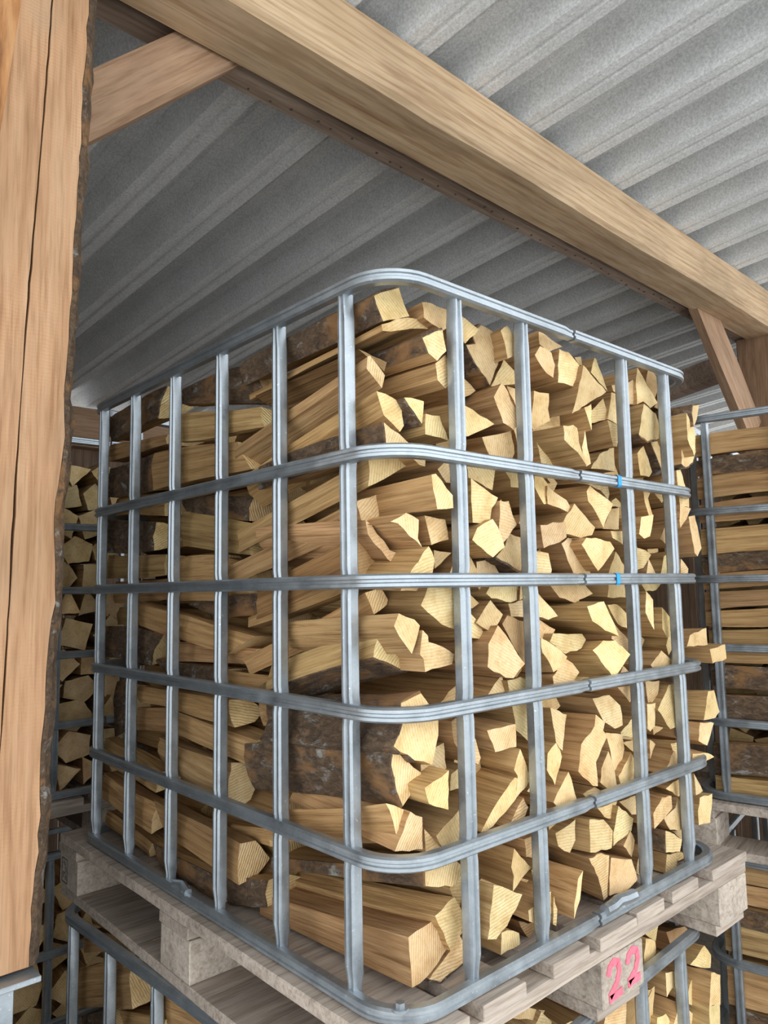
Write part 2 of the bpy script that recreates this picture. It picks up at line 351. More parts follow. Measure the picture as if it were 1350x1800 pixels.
def make_rail():
    P = ring_path(); vs_, fs = [], []; k = len(RAILP); n = len(P)
    for i, (x, y, nx, ny) in enumerate(P):
        s = .84 if i >= n-2 else 1.0
        for u, v in RAILP:
            uu = (u+.010)*s-.010-(.0012 if i >= n-2 else 0); vs_.append((x+nx*uu, y+ny*uu, v*s))
    for i in range(n-1):
        for j in range(k): fs.append((i*k+j, i*k+(j+1) % k, (i+1)*k+(j+1) % k, (i+1)*k+j))
    fs.append(tuple(range(k))[::-1]); fs.append(tuple(range((n-1)*k, n*k)))
    me = bpy.data.meshes.new('rail'); me.from_pydata(vs_, [], fs); me.materials.append(M['steel'])
    bm = bmesh.new(); bm.from_mesh(me); bmesh.ops.recalc_face_normals(bm, faces=bm.faces[:]); bm.to_mesh(me); bm.free()
    me.polygons.foreach_set('use_smooth', [True]*len(me.polygons)); me.set_sharp_from_angle(angle=math.radians(32)); return me
BARP = [(-.011, -.020), (-.009, -.0225), (.009, -.0225), (.011, -.020), (.011, -.006), (.0085, -.002), (.0045, -.002), (.0025, -.0055), (-.0025, -.0055), (-.0045, -.002), (-.0085, -.002), (-.011, -.006)]
def make_bar():
    # x across, y inward (0 = back of the rail), z up from the bottom rail
    secs = [(-.010, .74, .004), (.018, .74, .004), (.030, .84, .002), (.044, 1, 0)]
    for zc in RZ[1:5]: secs += [(zc-.022, 1, 0), (zc-.010, 1, .0015), (zc+.010, 1, .0015), (zc+.022, 1, 0)]
    secs = secs[:4]+sorted(secs[4:])
    secs += [(H-.052, 1, 0), (H-.040, .88, .0), (H-.030, .80, .0), (H-.009, .80, .0)]
    vs_, fs = [], []; k = len(BARP)
    for z, s, sh in secs:
        for t, u in BARP: vs_.append((t*s, -u*(.8 if s < .8 else 1)+sh, z))
    for i in range(len(secs)-1):
        for j in range(k): fs.append((i*k+j, i*k+(j+1) % k, (i+1)*k+(j+1) % k, (i+1)*k+j))
    fs.append(tuple(range(k))[::-1]); fs.append(tuple(range((len(secs)-1)*k, len(secs)*k)))
    me = bpy.data.meshes.new('upright_bar'); me.from_pydata(vs_, [], fs); me.materials.append(M['steel'])
    bm = bmesh.new(); bm.from_mesh(me); bmesh.ops.recalc_face_normals(bm, faces=bm.faces[:]); bm.to_mesh(me); bm.free()
    me.polygons.foreach_set('use_smooth', [True]*len(me.polygons)); me.set_sharp_from_angle(angle=math.radians(32)); return me
RAIL_ME, BAR_ME = make_rail(), make_bar()
def bolt(parent, x, y, z, h=.012, r_=.007):
    b_ = tube('bolt', [(x, y, z), (x, y, z+h)], r_, M['steel'], parent, 6); tube('washer', [(x, y, z-.001), (x, y, z+.003)], r_*1.7, M['steel'], b_, 14); return b_
def cage(loc, rz, label, marks=False):
    c = empty('wire_cage', loc, rz); tag(c, label, 'cage', 'steel firewood cages')
    rails = []
    for z in RZ:
        r_ = link('rail', RAIL_ME, c); r_.location = (0, 0, z); rails.append(r_)
    def bar(x, y, a):
        o = link('upright_bar', BAR_ME, c); o.location = (x, y, 0); o.rotation_euler = (0, 0, a)
    off = .004
    for x in XR: bar(x, off, 0); bar(LX-x, LY-off, math.pi)
    for y in YL: bar(off, y, -math.pi/2); bar(LX-off, LY-y, math.pi/2)
    if marks:
        for i, x in ((1, .615), (2, .592)):
            vs_ = [(x+dx, -u-.0006 if abs(v) < .0111 else -u, v) for dx in (-.0065, .0065) for (u, v) in ((-.012, .0117), (-.002, .0117), (.0006, .0085), (.0006, -.0085), (-.002, -.0117), (-.012, -.0117))]
            o = mesh('paint_mark', vs_, [(i_, i_+1, i_+7, i_+6) for i_ in range(5)], M['blue'], rails[i]); o['label'] = 'bright blue paint mark'
        bolt(rails[5], .028, .030, .010, .010); bolt(rails[5], .560, .010, .004, .016); bolt(rails[5], LX-.04, .06, .012)
        bolt(rails[5], .010, .62, .010, .008)
        tube('clamp', [(.50, .004, .012), (.53, .006, .011), (.548, .006, .015), (.575, .006, .012), (.60, .004, .012)], .0105, M['steel'], rails[5])
        tube('clamp', [(.004, .60, .012), (.008, .63, .018), (.006, .66, .012)], .008, M['steel'], rails[5])
        tube('clamp', [(LX-.03, .17, .004), (LX-.035, .10, .016), (LX-.05, .065, .010), (LX-.06, .05, .002)], .007, M['steel'], rails[5])
    return c
ZB = 1.40
top_cage = cage((0, 0, ZB), 0, 'galvanised steel cage of split logs, uppermost of its stack, with blue marks', True)
low_cage = cage((.01, -.008, .172), .055, 'galvanised steel cage directly beneath the pallet painted with a pink number')

# ---------------------------------------------------------------- pallets
def paint_strokes(parent, strokes, rad, mat, name, face='y'):
    """flat brush strokes lying on a block face (local x-z plane)"""
    vs_, fs = [], []
    for st in strokes:
        pts = []
        for i in range(len(st)-1):
            for k in range(6): a = Vector(st[i]); b_ = Vector(st[i+1]); pts.append(a.lerp(b_, k/6))
        pts.append(Vector(st[-1])); base = len(vs_)
        for i, p in enumerate(pts):
            t = (pts[min(i+1, len(pts)-1)]-pts[max(i-1, 0)]).normalized(); nn = Vector((-t.y, t.x))
            w_ = rad*(1+.25*noise.noise(Vector((i*.6, base, 0))))
            for s in (-1, 1): q = p+nn*w_*s; vs_.append((q.x, -.0008, q.y)); vs_.append((q.x, .0006, q.y))
        for i in range(len(pts)-1):
            a = base+i*4; fs += [(a, a+2, a+6, a+4), (a+1, a+5, a+7, a+3), (a, a+4, a+5, a+1), (a+2, a+3, a+7, a+6)]
        fs += [(base, base+1, base+3, base+2), (base+len(pts)*4-4, base+len(pts)*4-2, base+len(pts)*4-1, base+len(pts)*4-3)]
    return mesh(name, vs_, fs, mat, parent)
def pallet(loc, rz, label, marks=False):
    """loc: the corner of the deck, z = top of deck; boards run along y"""
    p = empty('wooden_pallet', loc, rz); tag(p, label, 'pallet', 'wooden pallets')
    PX, PY = 1.065, 1.255
    xs = [0, .165, .335, .465, .60, .735, .90]; ws = [.135, .10, .10, .12, .10, .11, .165]
    for i, (x, w_) in enumerate(zip(xs, ws)):
        dy = R.uniform(-.006, .006); box('deck_board', x, x+w_, dy, PY+dy, -.022, 0, M['pallet'], p, .0015, .002, 8, i+11)
    for i, y in enumerate((0, PY/2-.06, PY-.12)):
        box('stringer_board', 0, PX, y+.004, y+.124, -.044, -.022, M['pallet'], p, .0015, .002, 8, i+31)
    blocks = []
    for i, x in enumerate((.002, PX/2-.058, PX-.14)):
        for j, y in enumerate((.002, PY/2-.06, PY-.122)):
            w_ = .135
            b_ = box('block', x, x+w_, y, y+.12, -.122, -.044, M['palend'], p, .002, .001, 2, i*3+j); blocks.append(b_)
        box('skid_board', x-.0, x+.135, .012, PY-.012, -.144, -.122, M['pallet'], p, .0015, .002, 8, i+51)
    if marks:
        t2 = lambda ox, b=0: [(ox-.020, .012), (ox-.015, .025), (ox-.002, .031), (ox+.012, .026), (ox+.015, .012), (ox+.006, -.006), (ox-.018, -.022+b)]
        b_ = blocks[3]
        o = paint_strokes(b_, [t2(-.030), [(-.050, -.026), (-.008, -.024)], t2(.032, .003), [(.012, -.022), (.053, -.020)]], .0062, M['pink'], 'painted_number')
        o.location = (0, -.0612, 0); o['label'] = 'pink spray-painted number 22'
        o = paint_strokes(blocks[0], [[(.010, .022), (.030, .030), (.052, .024), (.058, .004), (.03, -.02)]], .006, M['pink'], 'painted_number'); o.location = (0, -.0612, 0)
        o['label'] = 'pink spray-painted stroke'
        st = blocks[2]
        f_ = [[(-.018, -.028), (.018, -.028)], [(.018, -.028), (.018, .028)], [(.018, .028), (-.018, .028)], [(-.018, .028), (-.018, -.028)], [(-.010, .016), (-.002, .020)], [(-.002, .020), (.004, .012)], [(-.008, -.004), (-.008, -.018)], [(-.008, -.004), (.006, -.006)], [(.008, -.010), (.008, -.020)], [(.006, .010), (.010, -.002)]]
        o = paint_strokes(st, f_, .0011, M['ink'], 'stamp'); o.rotation_euler = (0, 0, -math.pi/2); o.location = (-.0685, .025, 0); o['label'] = 'dark square stamp'
    return p
pallet((-.018, -.015, ZB-.0125), 0, 'grey wooden pallet with a pink painted number under the uppermost cage', True)
pallet((-.008, -.023, .1595), .055, 'grey wooden pallet on the gravel under the lower cage')

# ---------------------------------------------------------------- firewood
FRONT=[
[0.065,[(0.037,2.442),(0.088,2.468),(0.102,2.422),(0.049,2.402)],'L',(0.0,-0.039,0.4)],
[0.06,[(0.039,2.392),(0.071,2.408),(0.116,2.421),(0.16,2.424),(0.147,2.412),(0.092,2.396),(0.041,2.382)],'',(0.0,-0.078,0.382)],
[0.05,[(0.121,2.446),(0.131,2.449),(0.19,2.451),(0.189,2.422),(0.169,2.41),(0.142,2.415),(0.123,2.42)],''],
[0.02,[(0.093,2.373),(0.132,2.394),(0.143,2.362),(0.126,2.344),(0.107,2.353)],'L'],
[0.032,[(0.129,2.341),(0.156,2.362),(0.17,2.342),(0.167,2.318),(0.155,2.306),(0.135,2.316)],''],
[0.09,[(0.037,2.349),(0.042,2.351),(0.076,2.327),(0.071,2.306),(0.036,2.33)],'',(0.0,-0.211,0.398)],
[0.065,[(0.037,2.289),(0.055,2.288),(0.088,2.276),(0.089,2.241),(0.079,2.23),(0.048,2.253)],'',(0.0,-0.214,0.388)],
[0.05,[(0.081,2.283),(0.121,2.283),(0.113,2.244),(0.088,2.271)],'L'],
[0.04,[(0.117,2.26),(0.147,2.261),(0.163,2.222),(0.114,2.227)],''],
[0.06,[(0.041,2.24),(0.11,2.21),(0.098,2.2),(0.044,2.198)],'L',(0.0,-0.068,0.349)],
[0.11,[(0.038,2.367),(0.096,2.356),(0.091,2.34),(0.055,2.359)],'D'],
[0.04,[(0.19,2.289),(0.212,2.288),(0.276,2.264),(0.213,2.236),(0.187,2.229)],''],
[0.05,[(0.21,2.448),(0.259,2.432),(0.226,2.4),(0.2,2.407)],''],
[0.06,[(0.273,2.445),(0.304,2.44),(0.333,2.411),(0.317,2.373),(0.306,2.345),(0.269,2.374),(0.24,2.403),(0.263,2.409),(0.255,2.422)],'LG'],
[0.032,[(0.299,2.434),(0.32,2.448),(0.355,2.42),(0.354,2.409),(0.314,2.386),(0.309,2.413)],''],
[0.07,[(0.356,2.403),(0.404,2.373),(0.402,2.363),(0.316,2.345)],''],
[0.032,[(0.297,2.339),(0.305,2.336),(0.33,2.302),(0.35,2.284),(0.325,2.26),(0.299,2.269),(0.277,2.312)],''],
[0.08,[(0.369,2.357),(0.419,2.356),(0.418,2.327),(0.401,2.32)],'G'],
[0.05,[(0.264,2.243),(0.338,2.263),(0.347,2.223),(0.342,2.215),(0.286,2.209)],'G'],
[0.07,[(0.377,2.277),(0.399,2.29),(0.403,2.244),(0.39,2.239)],'G'],
[0.05,[(0.439,2.471),(0.508,2.453),(0.467,2.434),(0.441,2.445)],''],
[0.03,[(0.409,2.428),(0.442,2.422),(0.455,2.402),(0.452,2.377),(0.432,2.382),(0.395,2.409)],''],
[0.04,[(0.491,2.443),(0.519,2.442),(0.554,2.415),(0.556,2.374),(0.486,2.376)],''],
[0.07,[(0.439,2.357),(0.481,2.358),(0.481,2.328),(0.49,2.307),(0.444,2.283),(0.435,2.289)],''],
[0.03,[(0.546,2.417),(0.575,2.407),(0.645,2.383),(0.555,2.339),(0.504,2.315),(0.526,2.364)],''],
[0.05,[(0.582,2.343),(0.608,2.354),(0.599,2.298)],''],
[0.0,[(0.437,2.278),(0.466,2.283),(0.477,2.278),(0.477,2.252),(0.489,2.208),(0.469,2.231),(0.435,2.251)],''],
[0.02,[(0.529,2.283),(0.548,2.22),(0.533,2.213),(0.52,2.25)],''],
[0.06,[(0.431,2.254),(0.501,2.231),(0.49,2.214),(0.443,2.215)],'G'],
[0.07,[(0.583,2.452),(0.612,2.46),(0.613,2.44),(0.597,2.439)],''],
[0.05,[(0.623,2.453),(0.631,2.452),(0.68,2.394),(0.607,2.42)],''],
[0.07,[(0.72,2.416),(0.764,2.428),(0.768,2.399),(0.723,2.404)],''],
[0.06,[(0.663,2.375),(0.685,2.334),(0.62,2.318),(0.622,2.342)],''],
[0.05,[(0.686,2.391),(0.743,2.382),(0.737,2.325),(0.716,2.325),(0.671,2.332)],'G'],
[0.04,[(0.65,2.325),(0.702,2.316),(0.68,2.272),(0.667,2.272)],''],
[0.06,[(0.701,2.278),(0.696,2.224),(0.614,2.223),(0.649,2.257)],'G'],
[0.06,[(0.74,2.309),(0.75,2.257),(0.743,2.254),(0.723,2.286)],''],
[0.06,[(0.764,2.425),(0.794,2.44),(0.808,2.423),(0.809,2.386),(0.789,2.384),(0.76,2.382)],''],
[0.05,[(0.809,2.469),(0.872,2.397),(0.841,2.38),(0.815,2.392),(0.791,2.382),(0.796,2.428)],''],
[0.06,[(0.864,2.488),(0.919,2.457),(0.889,2.407),(0.852,2.445)],'D'],
[0.07,[(0.967,2.465),(0.958,2.389),(0.904,2.396),(0.927,2.425)],'D'],
[0.04,[(0.791,2.38),(0.855,2.368),(0.876,2.344),(0.873,2.315),(0.81,2.3),(0.766,2.309),(0.779,2.352)],'U'],
[0.06,[(0.862,2.307),(0.921,2.319),(0.925,2.245),(0.907,2.239)],'L'],
[0.06,[(0.823,2.293),(0.864,2.239),(0.848,2.226),(0.807,2.225),(0.793,2.273)],''],
[0.03,[(0.923,2.364),(0.956,2.384),(0.97,2.37),(0.989,2.32),(0.935,2.301),(0.917,2.311)],''],
[-0.01,[(0.882,2.363),(0.901,2.351),(0.929,2.331),(0.94,2.283),(0.934,2.273),(0.895,2.307)],''],
[-0.02,[(0.909,2.382),(0.936,2.389),(0.923,2.355),(0.908,2.336),(0.902,2.364)],'L'],
[0.02,[(0.915,2.297),(0.957,2.312),(0.993,2.284),(0.983,2.268),(0.945,2.252),(0.92,2.257)],'U'],
[0.03,[(0.918,2.243),(0.939,2.247),(0.966,2.193),(0.962,2.16),(0.914,2.165)],''],
[0.07,[(0.915,2.228),(0.947,2.245),(0.948,2.211),(0.918,2.211)],''],
[0.09,[(0.037,2.19),(0.092,2.198),(0.118,2.185),(0.086,2.167),(0.039,2.144),(0.042,2.168)],'',(0.0,-0.223,0.393)],
[0.06,[(0.098,2.193),(0.133,2.191),(0.131,2.18),(0.118,2.181)],''],
[0.0,[(0.084,2.155),(0.094,2.157),(0.132,2.127),(0.13,2.107),(0.091,2.103),(0.085,2.133)],''],
[0.07,[(0.172,2.181),(0.19,2.194),(0.21,2.201),(0.211,2.161),(0.191,2.16)],'G'],
[0.125,[(0.039,2.123),(0.086,2.138),(0.095,2.101),(0.053,2.085)],'',(0.0,-0.226,0.4)],
[0.04,[(0.038,2.085),(0.069,2.1),(0.094,2.09),(0.09,2.061),(0.097,2.048),(0.052,2.083)],''],
[0.04,[(0.112,2.098),(0.153,2.094),(0.157,2.062),(0.12,2.052)],''],
[0.095,[(0.039,2.092),(0.049,2.086),(0.081,2.046),(0.106,2.04),(0.11,2.015),(0.076,2.031),(0.042,2.07)],'G'],
[0.13,[(0.037,2.065),(0.068,2.066),(0.096,2.006),(0.036,2.006)],'D',(0.0,-0.258,0.28)],
[0.03,[(0.105,2.05),(0.118,2.028),(0.112,2.003),(0.057,2.003)],''],
[0.06,[(0.147,2.046),(0.189,2.043),(0.148,2.017)],'G'],
[0.06,[(0.18,2.008),(0.201,2.037),(0.231,2.043),(0.258,2.009),(0.256,2.002),(0.18,2.003)],''],
[0.032,[(0.209,2.164),(0.279,2.137),(0.26,2.118),(0.253,2.091),(0.208,2.091),(0.207,2.127)],''],
[0.05,[(0.221,2.194),(0.29,2.194),(0.283,2.152),(0.228,2.169)],'G'],
[0.05,[(0.314,2.196),(0.377,2.198),(0.377,2.163),(0.339,2.162),(0.337,2.175)],'G'],
[0.032,[(0.275,2.13),(0.303,2.132),(0.317,2.107),(0.33,2.093),(0.291,2.061),(0.278,2.078),(0.279,2.109)],''],
[0.02,[(0.242,2.097),(0.265,2.071),(0.275,2.052),(0.247,2.034),(0.219,2.049),(0.197,2.062),(0.207,2.081)],''],
[0.05,[(0.331,2.079),(0.379,2.068),(0.376,2.015),(0.348,2.013),(0.283,2.036),(0.313,2.055)],'GU'],
[0.07,[(0.386,2.11),(0.405,2.119),(0.403,2.091),(0.382,2.1)],''],
[0.07,[(0.26,2.029),(0.296,2.035),(0.329,2.004),(0.264,2.003)],'G'],
[0.05,[(0.411,2.19),(0.434,2.188),(0.449,2.175),(0.444,2.138),(0.427,2.136),(0.407,2.168)],''],
[0.04,[(0.439,2.171),(0.458,2.159),(0.487,2.147),(0.498,2.131),(0.494,2.121),(0.446,2.134),(0.433,2.137)],''],
[0.06,[(0.452,2.202),(0.472,2.203),(0.467,2.18),(0.458,2.187)],''],
[0.03,[(0.394,2.095),(0.463,2.105),(0.467,2.075),(0.447,2.065),(0.404,2.054)],'G'],
[0.03,[(0.498,2.14),(0.561,2.097),(0.552,2.082),(0.519,2.076),(0.468,2.083),(0.466,2.103)],''],
[0.05,[(0.555,2.186),(0.573,2.202),(0.649,2.202),(0.657,2.172),(0.652,2.159),(0.626,2.177),(0.592,2.185)],'G'],
[0.02,[(0.533,2.166),(0.546,2.178),(0.576,2.163),(0.613,2.145),(0.574,2.097),(0.555,2.127),(0.535,2.146)],''],
[0.05,[(0.474,2.064),(0.5,2.077),(0.552,2.065),(0.568,2.036),(0.588,2.003),(0.519,2.003)],'G'],
[0.02,[(0.503,2.062),(0.518,2.075),(0.547,2.076),(0.602,2.07),(0.62,2.057),(0.564,2.013),(0.523,2.045)],''],
[0.05,[(0.399,2.049),(0.438,2.046),(0.445,2.015),(0.442,2.009),(0.397,2.009)],''],
[0.04,[(0.635,2.094),(0.713,2.097),(0.715,2.056),(0.64,2.08)],''],
[0.06,[(0.68,2.16),(0.697,2.167),(0.742,2.152),(0.683,2.148)],'G'],
[0.06,[(0.679,2.144),(0.708,2.148),(0.704,2.102),(0.647,2.101)],'G'],
[0.06,[(0.683,2.054),(0.729,2.013),(0.74,1.957),(0.658,1.961),(0.661,2.012)],'G'],
[0.06,[(0.707,2.204),(0.743,2.207),(0.743,2.161)],''],
[0.04,[(0.773,2.2),(0.823,2.202),(0.797,2.172),(0.815,2.136),(0.797,2.135),(0.782,2.162)],''],
[0.05,[(0.835,2.19),(0.904,2.205),(0.899,2.188),(0.878,2.168)],''],
[0.03,[(0.743,2.127),(0.797,2.135),(0.781,2.088),(0.756,2.082),(0.735,2.091)],''],
[0.04,[(0.886,2.138),(0.895,2.067),(0.864,2.073),(0.837,2.084)],''],
[0.05,[(0.747,2.068),(0.794,2.058),(0.813,2.049),(0.777,2.021),(0.741,2.015)],''],
[0.05,[(0.805,2.04),(0.842,2.001),(0.783,2.001)],''],
[0.05,[(0.765,1.994),(0.86,1.994),(0.83,1.973),(0.785,1.971)],''],
[0.05,[(0.871,2.048),(0.902,2.06),(0.907,2.001),(0.857,2.001)],''],
[0.02,[(0.894,2.163),(0.953,2.157),(0.93,2.131),(0.902,2.11),(0.894,2.125)],''],
[0.032,[(0.96,2.139),(0.992,2.144),(1.009,2.106),(1.023,2.069),(1.001,2.049),(0.986,2.056),(0.971,2.1)],''],
[0.03,[(0.909,2.041),(0.941,2.019),(0.939,2.003),(0.904,2.0)],''],
[0.04,[(0.428,1.993),(0.532,1.992),(0.559,1.97),(0.5,1.953),(0.457,1.964)],'G'],
[0.16,[(0.037,2.0),(0.097,1.997),(0.092,1.985),(0.06,1.982),(0.037,1.981)],'',(0.0,-0.224,0.28)],
[0.105,[(0.038,1.981),(0.071,1.988),(0.087,1.968),(0.084,1.96),(0.056,1.946)],'',(0.0,-0.333,0.358)],
[0.05,[(0.065,1.992),(0.109,1.992),(0.098,1.981),(0.062,1.982)],''],
[0.032,[(0.105,1.992),(0.169,1.991),(0.168,1.919),(0.133,1.93),(0.09,1.96)],'G'],
[0.035,[(0.047,1.949),(0.075,1.939),(0.085,1.93),(0.081,1.918),(0.067,1.89),(0.037,1.931)],''],
[0.085,[(0.05,1.931),(0.071,1.919),(0.122,1.872),(0.11,1.86),(0.092,1.863),(0.038,1.884),(0.043,1.909)],'U',(0.0,-0.261,0.296)],
[0.032,[(0.087,1.923),(0.099,1.914),(0.1,1.905),(0.132,1.896),(0.161,1.882),(0.157,1.867),(0.094,1.861),(0.09,1.88),(0.081,1.887)],''],
[0.04,[(0.249,1.975),(0.261,1.991),(0.33,1.992),(0.328,1.963),(0.312,1.959),(0.287,1.964),(0.262,1.967)],''],
[0.05,[(0.355,1.992),(0.374,1.992),(0.37,1.967),(0.35,1.962)],''],
[0.05,[(0.319,1.957),(0.376,1.965),(0.375,1.932),(0.326,1.934)],'G'],
[0.04,[(0.258,1.964),(0.286,1.939),(0.259,1.907),(0.224,1.928)],'G'],
[0.04,[(0.297,1.937),(0.363,1.922),(0.362,1.854),(0.344,1.852),(0.282,1.923)],'D'],
[0.02,[(0.256,1.923),(0.315,1.856),(0.283,1.836),(0.264,1.838),(0.223,1.858),(0.229,1.894)],'G'],
[0.05,[(0.212,1.945),(0.24,1.923),(0.27,1.885),(0.259,1.884),(0.241,1.901),(0.213,1.904)],''],
[0.06,[(0.222,1.984),(0.25,1.959),(0.234,1.951),(0.221,1.951)],''],
[0.06,[(0.247,1.995),(0.285,1.994),(0.259,1.973)],''],
[0.05,[(0.293,1.838),(0.302,1.806),(0.299,1.794),(0.25,1.799),(0.275,1.824)],''],
[0.04,[(0.291,1.83),(0.325,1.832),(0.361,1.822),(0.365,1.713),(0.32,1.743),(0.306,1.789)],'G'],
[0.04,[(0.388,1.978),(0.442,1.93),(0.416,1.925),(0.385,1.932)],'G'],
[0.06,[(0.415,1.927),(0.462,1.905),(0.447,1.885),(0.416,1.892)],''],
[0.04,[(0.43,1.9),(0.517,1.895),(0.53,1.883),(0.518,1.868),(0.47,1.861),(0.422,1.885)],''],
[0.03,[(0.381,1.895),(0.411,1.883),(0.455,1.857),(0.438,1.843),(0.413,1.834),(0.403,1.85),(0.383,1.87)],''],
[0.03,[(0.456,1.853),(0.474,1.843),(0.491,1.826),(0.464,1.807),(0.457,1.797),(0.415,1.801),(0.411,1.825),(0.434,1.842)],''],
[-0.01,[(0.466,1.948),(0.519,1.956),(0.546,1.923),(0.57,1.889),(0.523,1.903),(0.483,1.921)],''],
[0.05,[(0.629,1.946),(0.671,1.945),(0.718,1.92),(0.711,1.892),(0.663,1.907)],''],
[0.04,[(0.646,1.908),(0.702,1.859),(0.684,1.843),(0.63,1.879)],''],
[0.01,[(0.514,1.866),(0.545,1.882),(0.58,1.88),(0.63,1.85),(0.607,1.828),(0.58,1.81),(0.53,1.855)],''],
[0.06,[(0.696,1.82),(0.729,1.799),(0.67,1.794)],''],
[0.04,[(0.762,1.972),(0.792,1.952),(0.801,1.888),(0.763,1.926)],''],
[0.04,[(0.837,1.935),(0.876,1.909),(0.855,1.871),(0.843,1.869),(0.826,1.889)],''],
[0.05,[(0.888,1.891),(0.9,1.849),(0.869,1.829),(0.86,1.851)],''],
[0.032,[(0.798,1.845),(0.869,1.815),(0.83,1.795),(0.777,1.8),(0.747,1.819)],''],
[0.032,[(0.932,1.87),(1.014,1.883),(1.025,1.843),(0.953,1.844),(0.92,1.846)],''],
[0.032,[(1.033,1.833),(1.118,1.838),(1.113,1.805),(1.035,1.8)],''],
[0.04,[(0.09,1.83),(0.126,1.785),(0.125,1.763),(0.11,1.722),(0.076,1.734),(0.036,1.761),(0.054,1.793),(0.05,1.819)],'L',(0.0,-0.109,0.354)],
[0.055,[(0.043,1.755),(0.103,1.709),(0.103,1.7),(0.089,1.695),(0.089,1.687),(0.064,1.668),(0.051,1.694),(0.04,1.731)],'L',(0.0,-0.117,0.4)],
[0.06,[(0.11,1.718),(0.139,1.74),(0.156,1.745),(0.16,1.705),(0.11,1.694)],'G'],
[0.02,[(0.074,1.699),(0.126,1.714),(0.124,1.657),(0.082,1.675)],''],
[0.05,[(0.16,1.698),(0.192,1.706),(0.193,1.67),(0.159,1.673)],''],
[0.04,[(0.159,1.779),(0.177,1.787),(0.21,1.745),(0.22,1.714),(0.213,1.705),(0.177,1.727),(0.162,1.747)],''],
[0.06,[(0.038,1.676),(0.08,1.657),(0.055,1.618),(0.048,1.65)],'',(0.0,-0.223,0.346)],
[0.05,[(0.07,1.661),(0.098,1.646),(0.104,1.597),(0.04,1.612)],''],
[0.06,[(0.114,1.623),(0.15,1.59),(0.143,1.582),(0.115,1.589)],''],
[0.05,[(0.197,1.651),(0.196,1.583),(0.142,1.592),(0.126,1.613)],'G'],
[0.02,[(0.216,1.76),(0.283,1.762),(0.288,1.724),(0.238,1.723)],''],
[0.032,[(0.305,1.717),(0.345,1.662),(0.33,1.649),(0.299,1.636),(0.303,1.673),(0.291,1.685)],''],
[0.03,[(0.292,1.673),(0.3,1.67),(0.297,1.637),(0.238,1.607),(0.207,1.605),(0.247,1.643),(0.272,1.659)],''],
[0.04,[(0.324,1.633),(0.341,1.613),(0.329,1.597),(0.322,1.589),(0.281,1.593)],''],
[0.06,[(0.393,1.652),(0.392,1.617),(0.363,1.633)],''],
[0.03,[(0.398,1.773),(0.452,1.754),(0.438,1.719),(0.429,1.695),(0.409,1.714)],''],
[0.03,[(0.412,1.712),(0.432,1.683),(0.409,1.639),(0.379,1.67),(0.381,1.698)],''],
[0.03,[(0.445,1.656),(0.475,1.599),(0.464,1.588),(0.414,1.595),(0.39,1.614)],''],
[0.03,[(0.54,1.773),(0.592,1.774),(0.623,1.751),(0.627,1.714),(0.602,1.71),(0.568,1.728)],'G'],
[0.04,[(0.638,1.784),(0.69,1.785),(0.705,1.754),(0.682,1.75)],''],
[0.03,[(0.538,1.744),(0.566,1.726),(0.559,1.712),(0.573,1.7),(0.535,1.658),(0.539,1.614),(0.524,1.617),(0.482,1.65),(0.493,1.697),(0.533,1.724)],''],
[0.05,[(0.608,1.698),(0.659,1.688),(0.663,1.66),(0.644,1.617),(0.624,1.627),(0.619,1.665)],''],
[0.04,[(0.601,1.665),(0.615,1.626),(0.616,1.591),(0.596,1.593),(0.557,1.615),(0.568,1.638)],''],
[0.04,[(0.669,1.654),(0.721,1.603),(0.711,1.598),(0.633,1.591),(0.619,1.617),(0.654,1.641)],''],
[0.06,[(0.727,1.713),(0.745,1.711),(0.745,1.669),(0.675,1.681),(0.676,1.69)],'G'],
[0.06,[(0.678,1.668),(0.736,1.664),(0.737,1.634),(0.707,1.65)],'G'],
[0.05,[(0.762,1.782),(0.819,1.779),(0.804,1.728),(0.772,1.739)],'G'],
[0.04,[(0.744,1.739),(0.781,1.737),(0.776,1.691),(0.757,1.682),(0.744,1.69)],''],
[0.032,[(0.833,1.77),(0.871,1.769),(0.847,1.716),(0.843,1.681),(0.818,1.68),(0.775,1.724)],''],
[0.032,[(1.001,1.74),(1.03,1.739),(1.066,1.685),(1.044,1.674),(0.984,1.677)],''],
[0.032,[(0.964,1.674),(1.022,1.666),(0.985,1.621),(0.951,1.636)],''],
[0.05,[(0.861,1.64),(0.905,1.641),(0.9,1.602),(0.87,1.609)],'G'],
[0.04,[(0.853,1.628),(0.879,1.593),(0.862,1.579),(0.808,1.586)],''],
[0.07,[(0.804,1.655),(0.827,1.642),(0.807,1.614)],'G'],
[0.02,[(0.899,1.617),(0.957,1.61),(0.984,1.598),(0.895,1.593)],''],
[0.05,[(0.514,1.601),(0.558,1.605),(0.596,1.583),(0.544,1.58)],'G'],
[0.04,[(0.881,1.568),(0.892,1.533),(0.856,1.533),(0.8,1.56)],''],
[0.02,[(0.899,1.576),(0.925,1.535),(0.893,1.532)],''],
[0.05,[(0.561,1.567),(0.635,1.564),(0.619,1.535),(0.585,1.544)],''],
[0.04,[(0.618,1.561),(0.675,1.525),(0.666,1.504),(0.629,1.498),(0.594,1.492),(0.596,1.515)],'G'],
[0.04,[(0.657,1.506),(0.676,1.483),(0.661,1.455),(0.624,1.486)],'G'],
[0.05,[(0.643,1.562),(0.732,1.562),(0.728,1.517),(0.686,1.528)],'G'],
[0.02,[(0.492,1.566),(0.533,1.557),(0.56,1.532),(0.555,1.502),(0.491,1.509)],''],
[0.03,[(0.488,1.499),(0.532,1.497),(0.562,1.485),(0.561,1.409),(0.549,1.406),(0.524,1.456)],''],
[0.03,[(0.57,1.479),(0.635,1.461),(0.654,1.418),(0.621,1.406),(0.566,1.41)],'G'],
